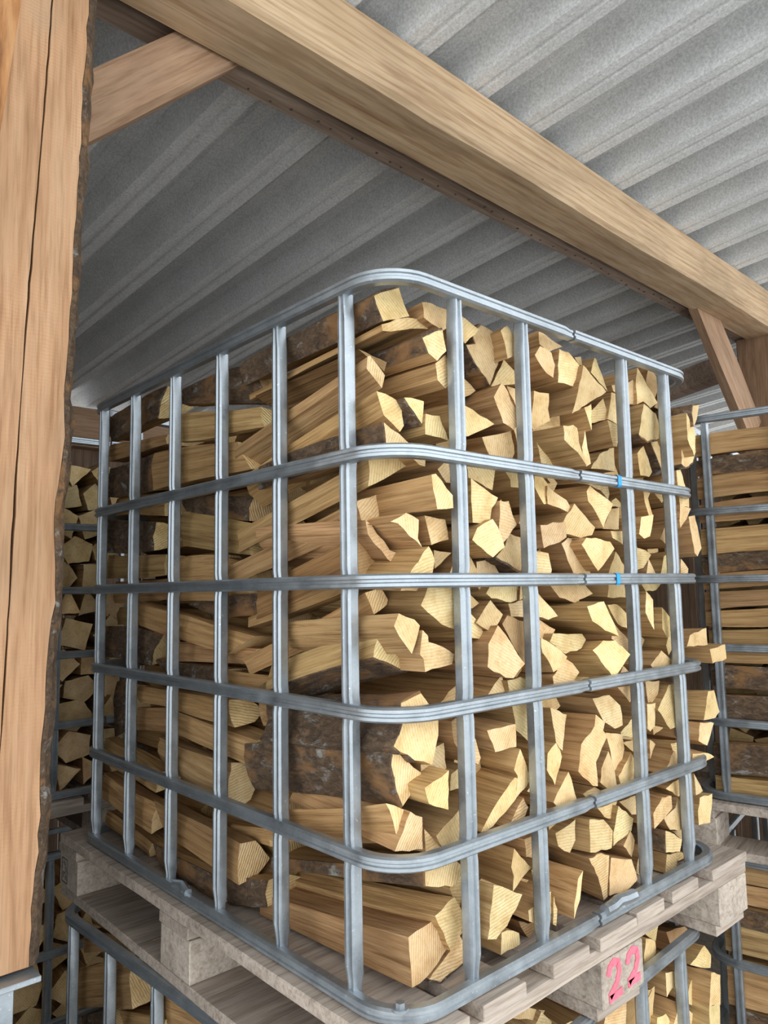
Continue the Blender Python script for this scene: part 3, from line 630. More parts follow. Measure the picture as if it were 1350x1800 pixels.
[0.03,[(0.722,1.527),(0.769,1.549),(0.82,1.541),(0.822,1.516),(0.723,1.498)],''],
[0.032,[(0.844,1.534),(0.878,1.497),(0.868,1.465),(0.795,1.48),(0.775,1.508),(0.831,1.516)],''],
[0.02,[(0.758,1.488),(0.827,1.456),(0.813,1.434),(0.753,1.446)],'L'],
[0.05,[(0.834,1.465),(0.914,1.45),(0.91,1.417),(0.885,1.436)],''],
[0.04,[(0.795,1.429),(0.836,1.422),(0.832,1.393),(0.79,1.391)],''],
[0.04,[(0.7,1.468),(0.717,1.403),(0.668,1.425)],'G'],
[0.032,[(0.937,1.516),(0.985,1.517),(0.979,1.455),(0.935,1.457),(0.931,1.489)],''],
[0.05,[(0.86,1.414),(0.919,1.399),(0.923,1.391),(0.853,1.398)],''],
[0.032,[(0.284,1.563),(0.304,1.544),(0.336,1.519),(0.307,1.508),(0.283,1.495),(0.285,1.519),(0.277,1.535)],''],
[0.0,[(0.193,1.539),(0.266,1.504),(0.251,1.487),(0.227,1.469),(0.201,1.458),(0.18,1.464),(0.189,1.512)],''],
[0.032,[(0.318,1.456),(0.386,1.467),(0.384,1.432),(0.339,1.43),(0.32,1.439)],''],
[0.04,[(0.327,1.565),(0.365,1.57),(0.364,1.537),(0.333,1.534)],''],
[0.05,[(0.355,1.506),(0.375,1.519),(0.376,1.479),(0.359,1.49)],''],
[0.02,[(0.447,1.476),(0.466,1.484),(0.451,1.44),(0.428,1.414),(0.43,1.439)],''],
[0.03,[(0.386,1.462),(0.396,1.437),(0.394,1.41),(0.383,1.416)],''],
[0.06,[(0.328,1.428),(0.353,1.417),(0.379,1.411),(0.357,1.391),(0.333,1.418)],'D'],
[0.05,[(0.271,1.43),(0.285,1.43),(0.317,1.416),(0.32,1.397),(0.269,1.396)],''],
[0.04,[(0.416,1.554),(0.471,1.567),(0.47,1.531),(0.454,1.513),(0.423,1.531)],'G'],
[0.06,[(0.419,1.566),(0.457,1.558),(0.443,1.541),(0.421,1.543)],''],
[0.06,[(0.073,1.481),(0.126,1.486),(0.162,1.437),(0.108,1.415),(0.075,1.413)],'',(0.0,-0.124,0.4)],
[0.05,[(0.122,1.499),(0.162,1.516),(0.176,1.496),(0.185,1.476),(0.174,1.455),(0.155,1.44)],'',(0.0,-0.128,0.4)],
[0.07,[(0.173,1.428),(0.196,1.442),(0.214,1.419),(0.202,1.399),(0.146,1.391),(0.118,1.406)],'U'],
[0.04,[(0.09,1.576),(0.157,1.578),(0.173,1.559),(0.161,1.541),(0.145,1.537),(0.089,1.554)],'L',(0.0,-0.198,0.4)],
[0.06,[(0.162,1.526),(0.193,1.544),(0.191,1.452),(0.183,1.491)],'G'],
]
LOWFRONT=[
[0.07,[(0.591,1.175),(0.657,1.181),(0.654,1.111),(0.574,1.135)],''],
[0.08,[(0.682,1.185),(0.762,1.164),(0.717,1.112),(0.679,1.09),(0.674,1.14)],'DU'],
[0.08,[(0.773,1.157),(0.792,1.157),(0.779,1.108),(0.749,1.07),(0.716,1.107)],''],
[0.07,[(0.756,1.31),(0.816,1.296),(0.787,1.25),(0.745,1.277)],''],
[0.06,[(0.72,1.281),(0.769,1.258),(0.774,1.232),(0.714,1.223)],''],
[0.07,[(0.707,1.303),(0.74,1.3),(0.725,1.227)],''],
[0.05,[(0.918,1.181),(0.955,1.196),(0.978,1.169),(0.973,1.144),(0.892,1.175)],''],
[0.07,[(0.818,1.178),(0.872,1.163),(0.862,1.144),(0.82,1.129)],'G'],
[0.02,[(0.92,1.161),(0.958,1.144),(0.95,1.087),(0.903,1.1)],''],
[0.02,[(0.907,1.099),(0.954,1.085),(0.94,1.02),(0.89,1.039)],''],
[0.06,[(0.911,1.135),(0.929,1.106),(0.917,1.076),(0.874,1.106)],''],
[0.06,[(0.854,1.108),(0.907,1.068),(0.901,1.019),(0.815,1.052)],''],
[0.08,[(0.406,1.249),(0.432,1.224),(0.419,1.198),(0.373,1.216)],'G'],
[0.07,[(0.772,1.108),(0.813,1.099),(0.844,1.059),(0.803,1.046),(0.767,1.067)],''],
[0.1,[(0.889,1.227),(0.973,1.214),(1.006,1.192),(0.985,1.167),(0.901,1.182)],'D'],
[0.09,[(0.467,1.201),(0.536,1.187),(0.582,1.15),(0.556,1.128),(0.475,1.16)],''],
[0.09,[(0.344,1.277),(0.43,1.239),(0.413,1.227),(0.338,1.261)],'L'],
]
SIDE=[
[0.04,[(0.739,2.381),(0.407,2.332),(0.392,2.289),(0.737,2.318)],''],
[0.04,[(0.866,2.311),(0.491,2.279),(0.44,2.217),(0.863,2.223)],''],
[0.06,[(0.758,2.446),(0.473,2.432),(0.399,2.338),(0.757,2.409)],'O'],
[0.05,[(1.15,2.449),(0.819,2.463),(0.865,2.395),(1.14,2.384)],'O'],
[0.05,[(1.15,2.376),(0.816,2.348),(0.815,2.326),(1.15,2.332)],''],
[0.05,[(1.15,2.312),(0.875,2.314),(0.885,2.226),(1.148,2.237)],'O'],
[0.05,[(0.743,2.164),(0.456,2.116),(0.456,2.054),(0.73,2.087)],''],
[0.06,[(0.752,2.197),(0.464,2.167),(0.48,2.123),(0.73,2.164)],'O'],
[0.05,[(1.15,2.178),(0.87,2.149),(0.88,2.084),(1.15,2.092)],'O'],
[0.07,[(1.15,2.234),(0.854,2.219),(0.864,2.165),(1.15,2.189)],''],
[0.09,[(0.478,2.348),(0.396,2.342),(0.396,2.287),(0.461,2.289)],''],
[0.04,[(0.942,1.965),(0.427,1.902),(0.523,1.865),(0.933,1.911)],''],
[0.05,[(0.757,2.062),(0.57,2.061),(0.569,1.966),(0.749,1.968)],''],
[0.06,[(0.569,2.056),(0.472,2.034),(0.48,1.976),(0.568,1.972)],''],
[0.05,[(1.15,2.085),(0.82,2.072),(0.818,2.025),(1.15,2.025)],''],
[0.07,[(1.15,2.016),(0.802,2.025),(0.812,1.973),(1.15,1.961)],''],
[0.06,[(0.725,1.958),(0.415,1.98),(0.415,1.938),(0.558,1.931)],'O'],
[0.06,[(0.772,1.876),(0.455,1.876),(0.455,1.846),(0.766,1.836)],''],
[0.06,[(0.893,1.834),(0.566,1.83),(0.566,1.794),(0.776,1.796)],'O'],
[0.05,[(0.545,1.832),(0.385,1.831),(0.439,1.797),(0.544,1.797)],''],
[0.05,[(1.15,1.902),(0.826,1.895),(0.883,1.82),(1.15,1.826)],'O'],
[0.08,[(1.15,1.949),(1.033,1.944),(0.952,1.906),(1.15,1.905)],''],
[0.04,[(0.934,1.769),(0.522,1.778),(0.496,1.729),(0.92,1.734)],''],
[0.05,[(0.955,1.719),(0.804,1.734),(0.803,1.679),(0.953,1.666)],''],
[0.05,[(0.749,1.73),(0.439,1.713),(0.455,1.661),(0.748,1.682)],''],
[0.04,[(0.821,1.669),(0.513,1.662),(0.512,1.573),(0.808,1.626)],''],
[0.08,[(1.15,1.757),(1.039,1.762),(1.035,1.657),(1.15,1.62)],'O'],
[0.05,[(1.15,1.621),(0.829,1.591),(0.85,1.543),(1.15,1.56)],''],
[0.05,[(1.15,1.536),(0.849,1.518),(0.871,1.449),(1.15,1.475)],''],
[0.09,[(0.495,1.775),(0.438,1.776),(0.438,1.742),(0.478,1.728)],''],
[0.04,[(0.841,1.531),(0.481,1.52),(0.48,1.448),(0.765,1.467)],''],
[0.05,[(0.864,1.431),(0.589,1.434),(0.552,1.392),(0.793,1.391)],'O'],
[0.06,[(0.57,1.436),(0.416,1.467),(0.416,1.424),(0.548,1.391)],'O'],
[0.09,[(0.601,1.519),(0.449,1.541),(0.45,1.511),(0.557,1.496)],''],
[0.06,[(1.15,1.444),(0.891,1.422),(0.899,1.391),(1.15,1.405)],''],
]
LOWSIDE=[
[0.01,[(1.15,1.166),(0.776,1.267),(0.784,1.238),(1.15,1.117)],''],
[0.0,[(1.15,1.087),(0.854,1.207),(0.841,1.111),(1.15,0.995)],''],
[0.01,[(1.15,0.973),(0.995,1.042),(0.91,1.024),(1.15,0.918)],'O'],
[0.01,[(0.704,1.204),(0.501,1.232),(0.5,1.171),(0.702,1.133)],''],
[0.03,[(1.15,1.221),(0.847,1.25),(0.905,1.224),(1.15,1.178)],''],
[0.03,[(0.98,1.041),(0.752,1.113),(0.751,1.074),(0.957,1.005)],''],
[0.02,[(0.505,1.214),(0.343,1.241),(0.344,1.209),(0.491,1.171)],''],
]
FILL=[
[0.118,[(0.752,1.827),(0.792,1.875),(0.759,1.91),(0.706,1.866)],''],
[0.099,[(0.449,1.78),(0.482,1.734),(0.523,1.755),(0.487,1.811)],''],
[0.103,[(0.556,1.924),(0.611,1.928),(0.612,1.982),(0.563,1.978)],''],
[0.103,[(0.595,2.293),(0.55,2.265),(0.563,2.227),(0.624,2.25)],''],
[0.119,[(0.923,1.96),(0.87,1.979),(0.854,1.933),(0.901,1.904)],'G'],
[0.119,[(0.79,1.597),(0.758,1.621),(0.726,1.612),(0.732,1.558),(0.776,1.549)],'G'],
[0.1,[(0.92,1.659),(0.918,1.722),(0.865,1.713),(0.863,1.653)],'G'],
[0.12,[(0.864,1.821),(0.859,1.775),(0.906,1.76),(0.932,1.809)],''],
[0.111,[(0.296,1.596),(0.227,1.602),(0.254,1.536)],''],
[0.098,[(0.301,2.34),(0.247,2.377),(0.241,2.305)],'D'],
[0.099,[(0.371,2.147),(0.317,2.118),(0.381,2.087)],'D'],
[0.1,[(0.345,2.279),(0.396,2.283),(0.404,2.328),(0.353,2.347),(0.319,2.306)],'D'],
[0.109,[(0.378,1.483),(0.412,1.444),(0.459,1.488),(0.423,1.525)],'G'],
[0.102,[(0.479,1.478),(0.454,1.437),(0.464,1.404),(0.521,1.405),(0.528,1.449)],'G'],
[0.103,[(0.509,2.233),(0.468,2.183),(0.512,2.143),(0.551,2.192)],''],
[0.108,[(0.779,2.268),(0.731,2.242),(0.753,2.19),(0.806,2.216)],'D'],
[0.112,[(0.227,1.415),(0.279,1.426),(0.285,1.47),(0.225,1.472)],''],
[0.1,[(0.295,1.669),(0.28,1.719),(0.223,1.711),(0.218,1.666),(0.262,1.649)],'G'],
[0.109,[(0.579,1.826),(0.603,1.756),(0.658,1.803)],'G'],
[0.109,[(0.61,2.061),(0.593,1.993),(0.658,2.001)],'G'],
[0.11,[(0.687,1.755),(0.63,1.754),(0.626,1.711),(0.667,1.689),(0.697,1.701)],''],
[0.118,[(0.807,2.08),(0.853,2.086),(0.862,2.142),(0.796,2.146)],'G'],
[0.106,[(0.27,1.48),(0.316,1.439),(0.347,1.472),(0.316,1.518)],'G'],
[0.101,[(0.38,1.566),(0.395,1.623),(0.324,1.602)],'G'],
[0.098,[(0.366,1.799),(0.418,1.84),(0.377,1.882),(0.343,1.837)],'G'],
[0.112,[(0.374,2.182),(0.423,2.174),(0.421,2.235),(0.379,2.244)],''],
[0.105,[(0.496,1.701),(0.452,1.735),(0.418,1.686),(0.469,1.656)],''],
[0.099,[(0.465,2.291),(0.483,2.249),(0.544,2.28),(0.511,2.324)],'D'],
[0.103,[(0.568,2.089),(0.608,2.055),(0.642,2.102),(0.607,2.143)],'D'],
[0.113,[(0.717,2.196),(0.659,2.221),(0.662,2.152)],''],
[0.114,[(0.691,1.458),(0.742,1.474),(0.72,1.525),(0.662,1.503)],'G'],
[0.107,[(0.69,1.763),(0.757,1.755),(0.739,1.813)],'G'],
[0.097,[(0.771,1.403),(0.763,1.464),(0.706,1.455),(0.725,1.396)],''],
[0.104,[(0.796,1.621),(0.812,1.69),(0.759,1.697),(0.745,1.651)],''],
[0.108,[(0.863,2.008),(0.853,2.074),(0.805,2.023)],'D'],
[0.107,[(0.271,1.762),(0.254,1.828),(0.199,1.793)],''],
[0.104,[(0.227,2.182),(0.283,2.205),(0.251,2.264),(0.204,2.237)],'G'],
[0.118,[(0.344,2.157),(0.324,2.201),(0.295,2.197),(0.278,2.162),(0.309,2.129)],'G'],
[0.111,[(0.305,1.726),(0.353,1.667),(0.372,1.722)],''],
[0.117,[(0.423,1.524),(0.417,1.572),(0.36,1.573),(0.37,1.523)],'G'],
[0.101,[(0.406,2.015),(0.373,1.966),(0.423,1.941),(0.449,1.995)],''],
[0.103,[(0.486,2.058),(0.43,2.027),(0.498,2.007)],'D'],
[0.119,[(0.484,1.632),(0.462,1.591),(0.51,1.55),(0.534,1.603)],''],
[0.107,[(0.55,1.856),(0.524,1.877),(0.478,1.838),(0.497,1.81),(0.538,1.799)],'D'],
[0.111,[(0.549,1.621),(0.595,1.666),(0.535,1.685)],''],
[0.11,[(0.654,2.177),(0.606,2.157),(0.62,2.113),(0.678,2.124)],''],
[0.114,[(0.618,1.854),(0.664,1.8),(0.682,1.853)],'D'],
[0.112,[(0.839,2.221),(0.894,2.195),(0.911,2.237),(0.864,2.264)],'D'],
[0.104,[(0.897,1.513),(0.861,1.466),(0.918,1.437),(0.945,1.475)],''],
[0.102,[(0.899,2.052),(0.952,2.062),(0.94,2.126),(0.881,2.107)],'D'],
[0.098,[(0.343,1.675),(0.325,1.634),(0.359,1.615),(0.376,1.662)],''],
[0.11,[(0.331,2.266),(0.343,2.221),(0.387,2.231),(0.376,2.273)],''],
[0.103,[(0.377,1.816),(0.351,1.767),(0.411,1.769)],'D'],
[0.115,[(0.427,1.936),(0.453,1.891),(0.494,1.919),(0.463,1.956)],'D'],
[0.1,[(0.566,2.344),(0.513,2.308),(0.568,2.288)],''],
[0.11,[(0.689,2.032),(0.731,2.012),(0.758,2.052),(0.703,2.073)],'D'],
[0.115,[(0.763,2.346),(0.729,2.34),(0.721,2.295),(0.774,2.304)],'G'],
[0.096,[(0.754,2.12),(0.789,2.135),(0.794,2.161),(0.755,2.181),(0.732,2.158)],'G'],
[0.119,[(0.783,2.172),(0.806,2.139),(0.848,2.152),(0.84,2.19),(0.813,2.204)],''],
[0.102,[(0.822,1.886),(0.79,1.853),(0.834,1.825),(0.859,1.862)],''],
]

TONE = {'G': (.90, .90, .93), 'D': (.62, .56, .52), '': (1, 1, 1)}
def loft_log(name, A, B, flags, seed, tone, nseg=6, amp=.0028, barkdir=None, lean=1.0, parent=None):
    """A: outline of the visible end, B: outline of the far end (same count). Local Y runs along the log."""
    n0 = len(A); A = [Vector(p) for p in A]; B = [Vector(p) for p in B]
    ca = sum(A, Vector())/n0; cb = sum(B, Vector())/n0
    yd = (cb-ca).normalized(); xd = yd.cross(Vector((0, 0, 1))).normalized(); zd = xd.cross(yd)
    mw = Matrix(((xd.x, yd.x, zd.x, ca.x), (xd.y, yd.y, zd.y, ca.y), (xd.z, yd.z, zd.z, ca.z), (0, 0, 0, 1))); inv = mw.inverted()
    A = [inv @ p for p in A]; B = [inv @ p for p in B]
    # refine outline
    pa, pb, src = [], [], []
    for i in range(n0):
        j = (i+1) % n0; L = (A[i]-A[j]).length; k = max(1, min(4, int(round(L/.016))))
        for s in range(k):
            t = s/k; jit = 0 if s == 0 else 1
            e = (A[j]-A[i]); nn = Vector((-e.z, 0, e.x)).normalized()*jit*R.uniform(-.0018, .0018)
            pa.append(A[i].lerp(A[j], t)+nn); pb.append(B[i].lerp(B[j], t)+nn*1.5); src.append(i)
    n = len(pa); vs_ = []; off = Vector((seed*1.37, seed*.71, seed*2.3))
    bow = Vector((R.uniform(-1, 1), 0, R.uniform(-1, 1)))*.004
    for s in range(nseg+1):
        t = s/nseg; a_ = amp*(.25+.75*min(1, 4*t*(1-t)+.15))
        for k in range(n):
            p = pa[k].lerp(pb[k], t); q = Vector((p.x*22, p.y*5, p.z*22))+off
            p = p+Vector(noise.noise_vector(q))*a_+bow*4*t*(1-t); vs_.append(p)
    fs, fm = [], []
    for s in range(nseg):
        for k in range(n):
            fs.append((s*n+k, s*n+(k+1) % n, (s+1)*n+(k+1) % n, (s+1)*n+k)); fm.append(0)
    fs.append(tuple(range(n))[::-1]); fm.append(1); fs.append(tuple(range(nseg*n, (nseg+1)*n))); fm.append(1)
    o = mesh(name, vs_, fs, [M['split'], M['end']], None, fm, 24); o.matrix_world = mw; o.color = (*tone, 1)
    if barkdir is not None:
        bd = (inv.to_3x3() @ Vector(barkdir)); bd.y = 0; bd.normalize()
        cen = sum(pa, Vector())/n
        area = sum(pa[i].x*pa[(i+1) % n].z-pa[(i+1) % n].x*pa[i].z for i in range(n)); sg = 1 if area > 0 else -1
        def nrm(k):
            e = pa[(k+1) % n]-pa[k]; return Vector((e.z, 0, -e.x)).normalized()*sg
        sel = [nrm(k).dot(bd) > .35 for k in range(n)]
        bv, bf = [], []
        for k in range(n):
            if not sel[k]: continue
            k2 = (k+1) % n; base = len(bv); nk = nrm(k)
            for s in range(nseg+1):
                a, b_ = vs_[s*n+k], vs_[s*n+k2]
                ta = .0035+.0025*noise.noise(a*60+off); tb = .0035+.0025*noise.noise(b_*60+off)
                na = (nk+(nrm(k-1) if sel[k-1] else nk)).normalized(); nb = (nk+(nrm(k2) if sel[k2] else nk)).normalized()
                bv += [a-na*.001, a+na*ta, b_+nb*tb, b_-nb*.001]
            for s in range(nseg):
                q = base+s*4
                bf.append((q+1, q+5, q+6, q+2)); 
                if not sel[k-1]: bf.append((q, q+4, q+5, q+1))
                if not sel[k2]: bf.append((q+2, q+6, q+7, q+3))
            q = base; bf.append((q, q+1, q+2, q+3)); q = base+nseg*4; bf.append((q, q+3, q+2, q+1))
        if bv:
            bo = mesh('bark', bv, bf, M['bark'], o, None, 40); bo['label'] = 'rough dark bark'
    return o
def poly_area(P): return abs(sum(P[i][0]*P[(i+1) % len(P)][1]-P[(i+1) % len(P)][0]*P[i][1] for i in range(len(P))))/2
GAPS = ['top gap', 'second gap', 'third gap', 'fourth gap', 'bottom gap']
def gapname(z, zb):
    zz = z-zb
    for i in range(5):
        if zz > RZ[i+1]: return GAPS[i]
    return GAPS[4]
def gappos(z, zb):
    zz = z-zb
    for i in range(5):
        if zz > RZ[i+1] or i == 4:
            t = (zz-RZ[i+1])/(RZ[i]-RZ[i+1]); return ('high in ' if t > .66 else 'low in ' if t < .33 else 'mid ')+GAPS[i]
def colname(v, bars, corner, last):
    nm = ['first', 'second', 'third', 'fourth', 'fifth', 'sixth']
    if v < bars[0]: return corner
    for i in range(len(bars)-1):
        if v < bars[i+1]: return 'between %s-%s uprights' % (nm[i], nm[i+1])
    return last
def tone_of(fl):
    b_ = TONE['G'] if 'G' in fl else TONE['D'] if 'D' in fl else TONE['']
    k = R.uniform(.80, 1.12); return tuple(c*k*R.uniform(.96, 1.04) for c in b_)
LOGN = [0]
def front_log(rec, zb, cagename, group, length=None):
    Y, poly, fl = rec[:3]; LOGN[0] += 1; n = len(poly)
    if len(rec) > 3: dx, dz, L = rec[3]
    else: dx, dz, L = R.uniform(-.05, .05), R.uniform(-.06, .05), R.uniform(.27, .33)
    cx = sum(p[0] for p in poly)/n; cz = sum(p[1] for p in poly)/n
    tx, tz = R.uniform(-.12, .12), R.uniform(-.12, .12); sh = 1.005
    yb = .046
    A = [(cx+(x-cx)*sh, max(Y+(x-cx)*tx+(z-cz)*tz, Y-.012), cz+(z-cz)*sh) for x, z in poly]
    tp = .90 if len(rec) <= 3 else .97
    def inn(x): return max(x, .036)
    B = [(inn(cx+(x-cx)*tp+dx*L), Y+L, max(cz+(z-cz)*tp+dz*L, zb-.008)) for x, z in poly]
    bd = (-1, 0, .15) if 'L' in fl else (0, 0, -1) if 'U' in fl else None
    o = loft_log('firewood_log', A, B, fl, LOGN[0], tone_of(fl), barkdir=bd, nseg=8 if len(rec) > 3 else 6, amp=.0045 if len(rec) > 3 else .003)
    a = poly_area(poly)
    sz = 'small ' if a < .0014 else 'large ' if a > .0036 else ''
    cen = cx
    shp = {3: 'triangular', 4: 'four-sided', 5: 'five-sided'}.get(n, 'irregular')
    tn = 'greyish' if 'G' in fl else 'brown' if 'D' in fl else 'pale'
    bk_ = 'bark-sided ' if bd else ''
    loc = colname(cx, XR, 'beside the rounded corner', 'beyond the fourth upright')
    w_, h_ = max(p[0] for p in poly)-min(p[0] for p in poly), max(p[1] for p in poly)-min(p[1] for p in poly)
    asp = 'tall ' if h_ > 1.25*w_ else 'wide ' if w_ > 1.25*h_ else ''
    out = 'protruding ' if Y < .022 else ''
    tag(o, '%s%s%s%s%s %s log end, %s, %s, %s' % (sz, asp, out, bk_, tn, shp, cagename, gappos(cz, zb), loc), 'log', group)
    return o
def side_log(rec, zb, cagename, group, thick=None, flip=False, labelfn=None):
    X, q, fl = rec; LOGN[0] += 1
    (ytl, ztl), (ytr, ztr), (ybr, zbr), (ybl, zbl) = q
    d = thick or R.uniform(.07, .10)
    def sec(y_t, z_t, y_b, z_b):
        h = z_t-z_b
        return [(X+.006, y_t, z_t), (X, y_t*.45+y_b*.55, z_b+h*.5), (X+.004, y_b, z_b), (X+d*.6, y_b, z_b+h*R.uniform(.0, .15)), (X+d, (y_t+y_b)/2, z_b+h*R.uniform(.4, .7)), (X+d*.55, y_t, z_t-h*R.uniform(0, .1))]
    R1 = sec(ytr, ztr, ybr, zbr); L1 = sec(ytl, ztl, ybl, zbl)
    bd = (-1, 0, 0) if 'O' in fl else None
    o = loft_log('firewood_log', R1, L1, fl, LOGN[0], tone_of(fl), nseg=9, amp=.0055, barkdir=bd)
    cy = (ytl+ytr)/2; cz = (ztl+zbr)/2; h = (ztl-zbl+ztr-zbr)/2
    sz = 'thick ' if h > .075 else 'thin ' if h < .05 else ''
    tl = 'steeply tilted ' if abs(ztl-ztr) > .05 else ''
    loc = colname(cy, YL, 'beside the rounded corner', 'beyond the sixth upright')
    tag(o, '%s%s%s log lying side-on, %s, %s, %s' % (sz, tl, 'bark-covered' if bd else 'split', cagename, gappos(cz, zb), loc), 'log', group)
    return o
for rec in FRONT: front_log(rec, ZB, 'upper cage', 'log ends in the upper cage')
def join_stuff(name, objs, label):
    bm = bmesh.new()
    for o in objs:
        o.data.transform(o.matrix_world); bm.from_mesh(o.data)
    me = bpy.data.meshes.new(name); bm.to_mesh(me); bm.free()
    for o in objs: bpy.data.objects.remove(o, do_unlink=True)
    o = link(name, me, None, (M['split'], M['end'])); me.set_sharp_from_angle(angle=math.radians(24)); o.color = (.9, .87, .84, 1); o['kind'] = 'stuff'; tag(o, label, 'firewood'); return o
join_stuff('stacked_firewood', [front_log(rec, ZB, 'upper cage', 'x') for rec in FILL], 'small recessed log ends filling gaps in the upper cage')
for rec in SIDE: side_log(rec, ZB, 'upper cage', 'logs lying side-on in the upper cage')
for rec in LOWFRONT: front_log(rec, .172, 'lower cage', 'log ends in the lower cage')
for rec in LOWSIDE: side_log(rec, .172, 'lower cage', 'logs lying side-on in the lower cage')

# deeper rows nobody can count from outside
def stuff(name, label, spec, seed):
    rr = random.Random(seed); vs_, fs, fm = [], [], []
    for (x0, x1, z0, z1, ya, yb_, axis) in spec:
        z = z0
        while z < z1-.03:
            h = rr.uniform(.06, .10); x = x0
            while x < x1-.03:
                w_ = rr.uniform(.06, .11); n = rr.choice([3, 4, 5]); base = len(vs_); a0 = rr.uniform(0, 6.28)
                cx, cz = x+w_/2, z+h/2; L0, L1 = ya+rr.uniform(0, .03), yb_-rr.uniform(0, .03)
                for yy in (L0, L1):
                    for k in range(n):
                        a = a0+6.2832*k/n; px, pz = cx+w_*.56*math.cos(a), min(max(cz+h*.58*math.sin(a), z0), z1); px = min(max(px, x0), x1)
                        vs_.append((px, yy, pz) if axis == 'y' else (yy, px, pz))
                for k in range(n): fs.append((base+k, base+(k+1) % n, base+n+(k+1) % n, base+n+k)); fm.append(0)
                fs.append(tuple(range(base, base+n))[::-1]); fm.append(1); fs.append(tuple(range(base+n, base+2*n))); fm.append(1)
                x += w_
            z += h*.92
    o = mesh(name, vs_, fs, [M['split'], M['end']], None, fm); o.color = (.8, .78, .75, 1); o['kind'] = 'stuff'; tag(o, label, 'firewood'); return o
stuff('stacked_firewood', 'inner rows of split logs filling the upper cage', [(.16, .93, 1.395, 2.36, .41, .74, 'y'), (.16, .93, 1.395, 2.40, .76, 1.11, 'y'), (.11, .18, 1.395, 2.28, .42, .74, 'y'), (.12, .18, 1.395, 2.28, .76, 1.12, 'y')], 3)
stuff('stacked_firewood', 'inner rows of split logs filling the lower cage', [(.06, .93, .19, .90, .09, .42, 'y'), (.17, .93, .90, 1.17, .40, .74, 'y'), (.10, .93, .19, 1.05, .44, .74, 'y'), (.10, .93, .19, 1.10, .76, 1.12, 'y')], 4)

# ---------------------------------------------------------------- neighbouring stacks
def at_local(o, v): return o.matrix_world @ Vector(v)
# right stack: its long side shows logs lying lengthwise
RZ_YAW = math.radians(11)
RX, RYY = 1.385, .262      # far corner of its long side
def rloc(d, z, inn):       # d: metres from the far corner along the long side toward the open front
    return (RX+math.sin(RZ_YAW)*d+math.cos(RZ_YAW)*inn, RYY-math.cos(RZ_YAW)*d+math.sin(RZ_YAW)*inn, z)
for zb, nm in ((ZB, 'upper'), (.172, 'lower')):
    p0 = rloc(LY, zb, 0)
    cage(p0, RZ_YAW, 'galvanised steel cage, %s one of the neighbouring stack past the pallet corner' % nm)
    pallet((p0[0]-.02, p0[1]-.02, zb-.0125), RZ_YAW, 'grey wooden pallet under the %s cage of the neighbouring stack' % nm)
rows = [(2.36, 2.41, '', 0.045, 0.26), (2.311, 2.347, 'O', 0.045, 0.3), (2.24, 2.293, '', 0.045, 0.34), (2.164, 2.217, '', 0.045, 0.33), (2.078, 2.148, '', 0.045, 0.36), (2.022, 2.071, 'OD', 0.045, 0.32), (1.978, 2.013, '', 0.045, 0.34), (1.917, 1.955, '', 0.045, 0.3), (1.873, 1.907, '', 0.045, 0.35), (1.808, 1.858, '', 0.05, 0.37), (1.771, 1.799, '', 0.045, 0.33), (1.695, 1.751, 'OD', 0.05, 0.36), (1.59, 1.666, 'O', 0.05, 0.38), (1.458, 1.531, 'O', 0.045, 0.37), (1.388, 1.446, '', 0.045, 0.34), (1.168, 1.204, '', 0.045, 0.35), (1.112, 1.157, '', 0.045, 0.36), (1.067, 1.104, 'O', 0.045, 0.3), (0.987, 1.055, '', 0.045, 0.36), (0.849, 0.949, '', 0.045, 0.37), (0.774, 0.833, 'O', 0.045, 0.35)]
for i, (zb_, zt_, fl, l0, l1) in enumerate(rows):
    zb_ -= .005; zt_ += .005
    LOGN[0] += 1; h = zt_-zb_; th = .105
    def sec(d, dz=0):
        j = lambda: R.uniform(-.006, .006)
        return [rloc(d, zt_+dz+j(), .042), rloc(d, zt_-h*.5+dz, .036+R.uniform(0, .008)), rloc(d, zb_+dz+j(), .040), rloc(d, zb_+.01, .05+th*.6), rloc(d, zb_+h*.6, .05+th), rloc(d, zt_-.005, .05+th*.6)]
    o = loft_log('firewood_log', sec(l1, R.uniform(-.004, .012)), sec(l0, R.uniform(-.01, .004)), fl, LOGN[0], tone_of('') if 'D' not in fl else tone_of('D'), nseg=9, amp=.005, barkdir=(-1, 0, 0) if 'O' in fl else None)
    cn = 'upper' if zb_ > 1.3 else 'lower'
    tag(o, '%s log side-on in the neighbouring stack, %s cage, %s' % ('bark-covered' if 'O' in fl else 'thick split' if h > .085 else 'thin split' if h < .05 else 'split', cn, gappos((zb_+zt_)/2, ZB if zb_ > 1.3 else .172)), 'log', 'logs in the neighbouring stack')
o = stuff('stacked_firewood', 'rows of split logs deeper in the neighbouring stack', [(.05, 1.12, 1.40, 2.34, .15, .50, 'x'), (.05, 1.12, .19, 1.12, .15, .50, 'x'), (.42, 1.12, 1.40, 2.3, .05, .20, 'x'), (.42, 1.12, .19, 1.1, .05, .20, 'x')], 5)
# stuff above is laid out in (inward, along) coordinates of that stack
mw = Matrix.Translation((RX, RYY, 0)) @ Matrix(((math.cos(RZ_YAW), math.sin(RZ_YAW), 0, 0), (math.sin(RZ_YAW), -math.cos(RZ_YAW), 0, 0), (0, 0, 1, 0), (0, 0, 0, 1)))
for v in o.data.vertices: v.co = mw @ v.co
o.data.flip_normals()

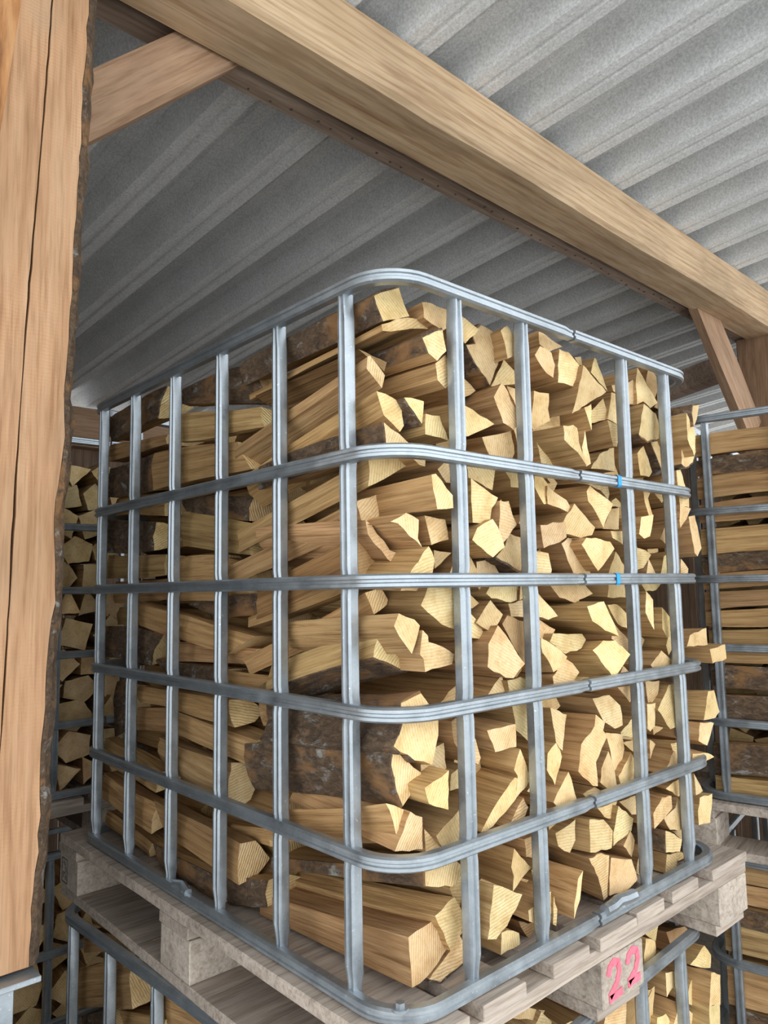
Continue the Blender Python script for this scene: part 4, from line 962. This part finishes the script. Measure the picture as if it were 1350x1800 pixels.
# back stack behind the post: log ends face the open front
BX, BY = -.268, 1.545
for zb, nm in ((ZB, 'upper'), (.172, 'lower')):
    cage((BX, BY, zb), 0, 'galvanised steel cage in the shadows behind the post, %s one of its stack' % nm)
    pallet((BX-.02, BY-.02, zb-.0125), 0, 'grey wooden pallet in the shadows behind the post, under the %s cage' % nm)
    z = zb+.0; bl = []
    while z < zb+.96:
        h = R.uniform(.075, .11); x = BX+.06
        while x < BX+.62:
            w_ = R.uniform(.07, .12); n = R.choice([3, 4, 4, 5]); a0 = R.uniform(0, 6.28); P = []
            for k in range(n):
                a = a0+6.2832*k/n; P.append((x+w_/2+w_*.55*math.cos(a), max(z+h/2+h*.56*math.sin(a), zb-.008)))
            LOGN[0] += 1; Y = BY+.05+R.uniform(0, .05); L = .3; cx = sum(p[0] for p in P)/n; cz = sum(p[1] for p in P)/n
            if BX+.14 < cx < BX+.56 and cz > .5:
                o = loft_log('firewood_log', [(a, Y, b_) for a, b_ in P], [(cx+(a-cx)*.9, Y+L, cz+(b_-cz)*.9) for a, b_ in P], '', LOGN[0], tone_of(R.choice(['', 'G'])), nseg=3)
                bl.append(o)
                tag(o, '%s log end in the shadowed stack behind the post, %s cage, %s' % ({3: 'triangular', 4: 'four-sided', 5: 'five-sided'}[n], nm, gappos(cz, zb)), 'log', 'log ends in the stack behind the post')
            x += w_
        z += h*.93
    if nm == 'lower': join_stuff('stacked_firewood', bl, 'dim log ends in the lower cage of the stack behind the post')

# look-alikes that differ in size say so
same = defaultdict(list)
for o in bpy.data.objects:
    if o.parent is None and o.get('category') == 'log': same[o['label']].append(o)
def end_size(o):
    v = [q.co for q in o.data.vertices if abs(q.co.y) < .03]
    return (max(c.x for c in v)-min(c.x for c in v))*(max(c.z for c in v)-min(c.z for c in v))
for lb, os_ in same.items():
    if len(os_) < 2 or len(lb.replace('-', ' ').split()) > 15: continue
    os_.sort(key=end_size)
    words = {2: ['smaller', 'bigger'], 3: ['smallest', 'middling', 'biggest']}.get(len(os_))
    if words:
        for o, w_ in zip(os_, words): o['label'] = w_+' '+lb
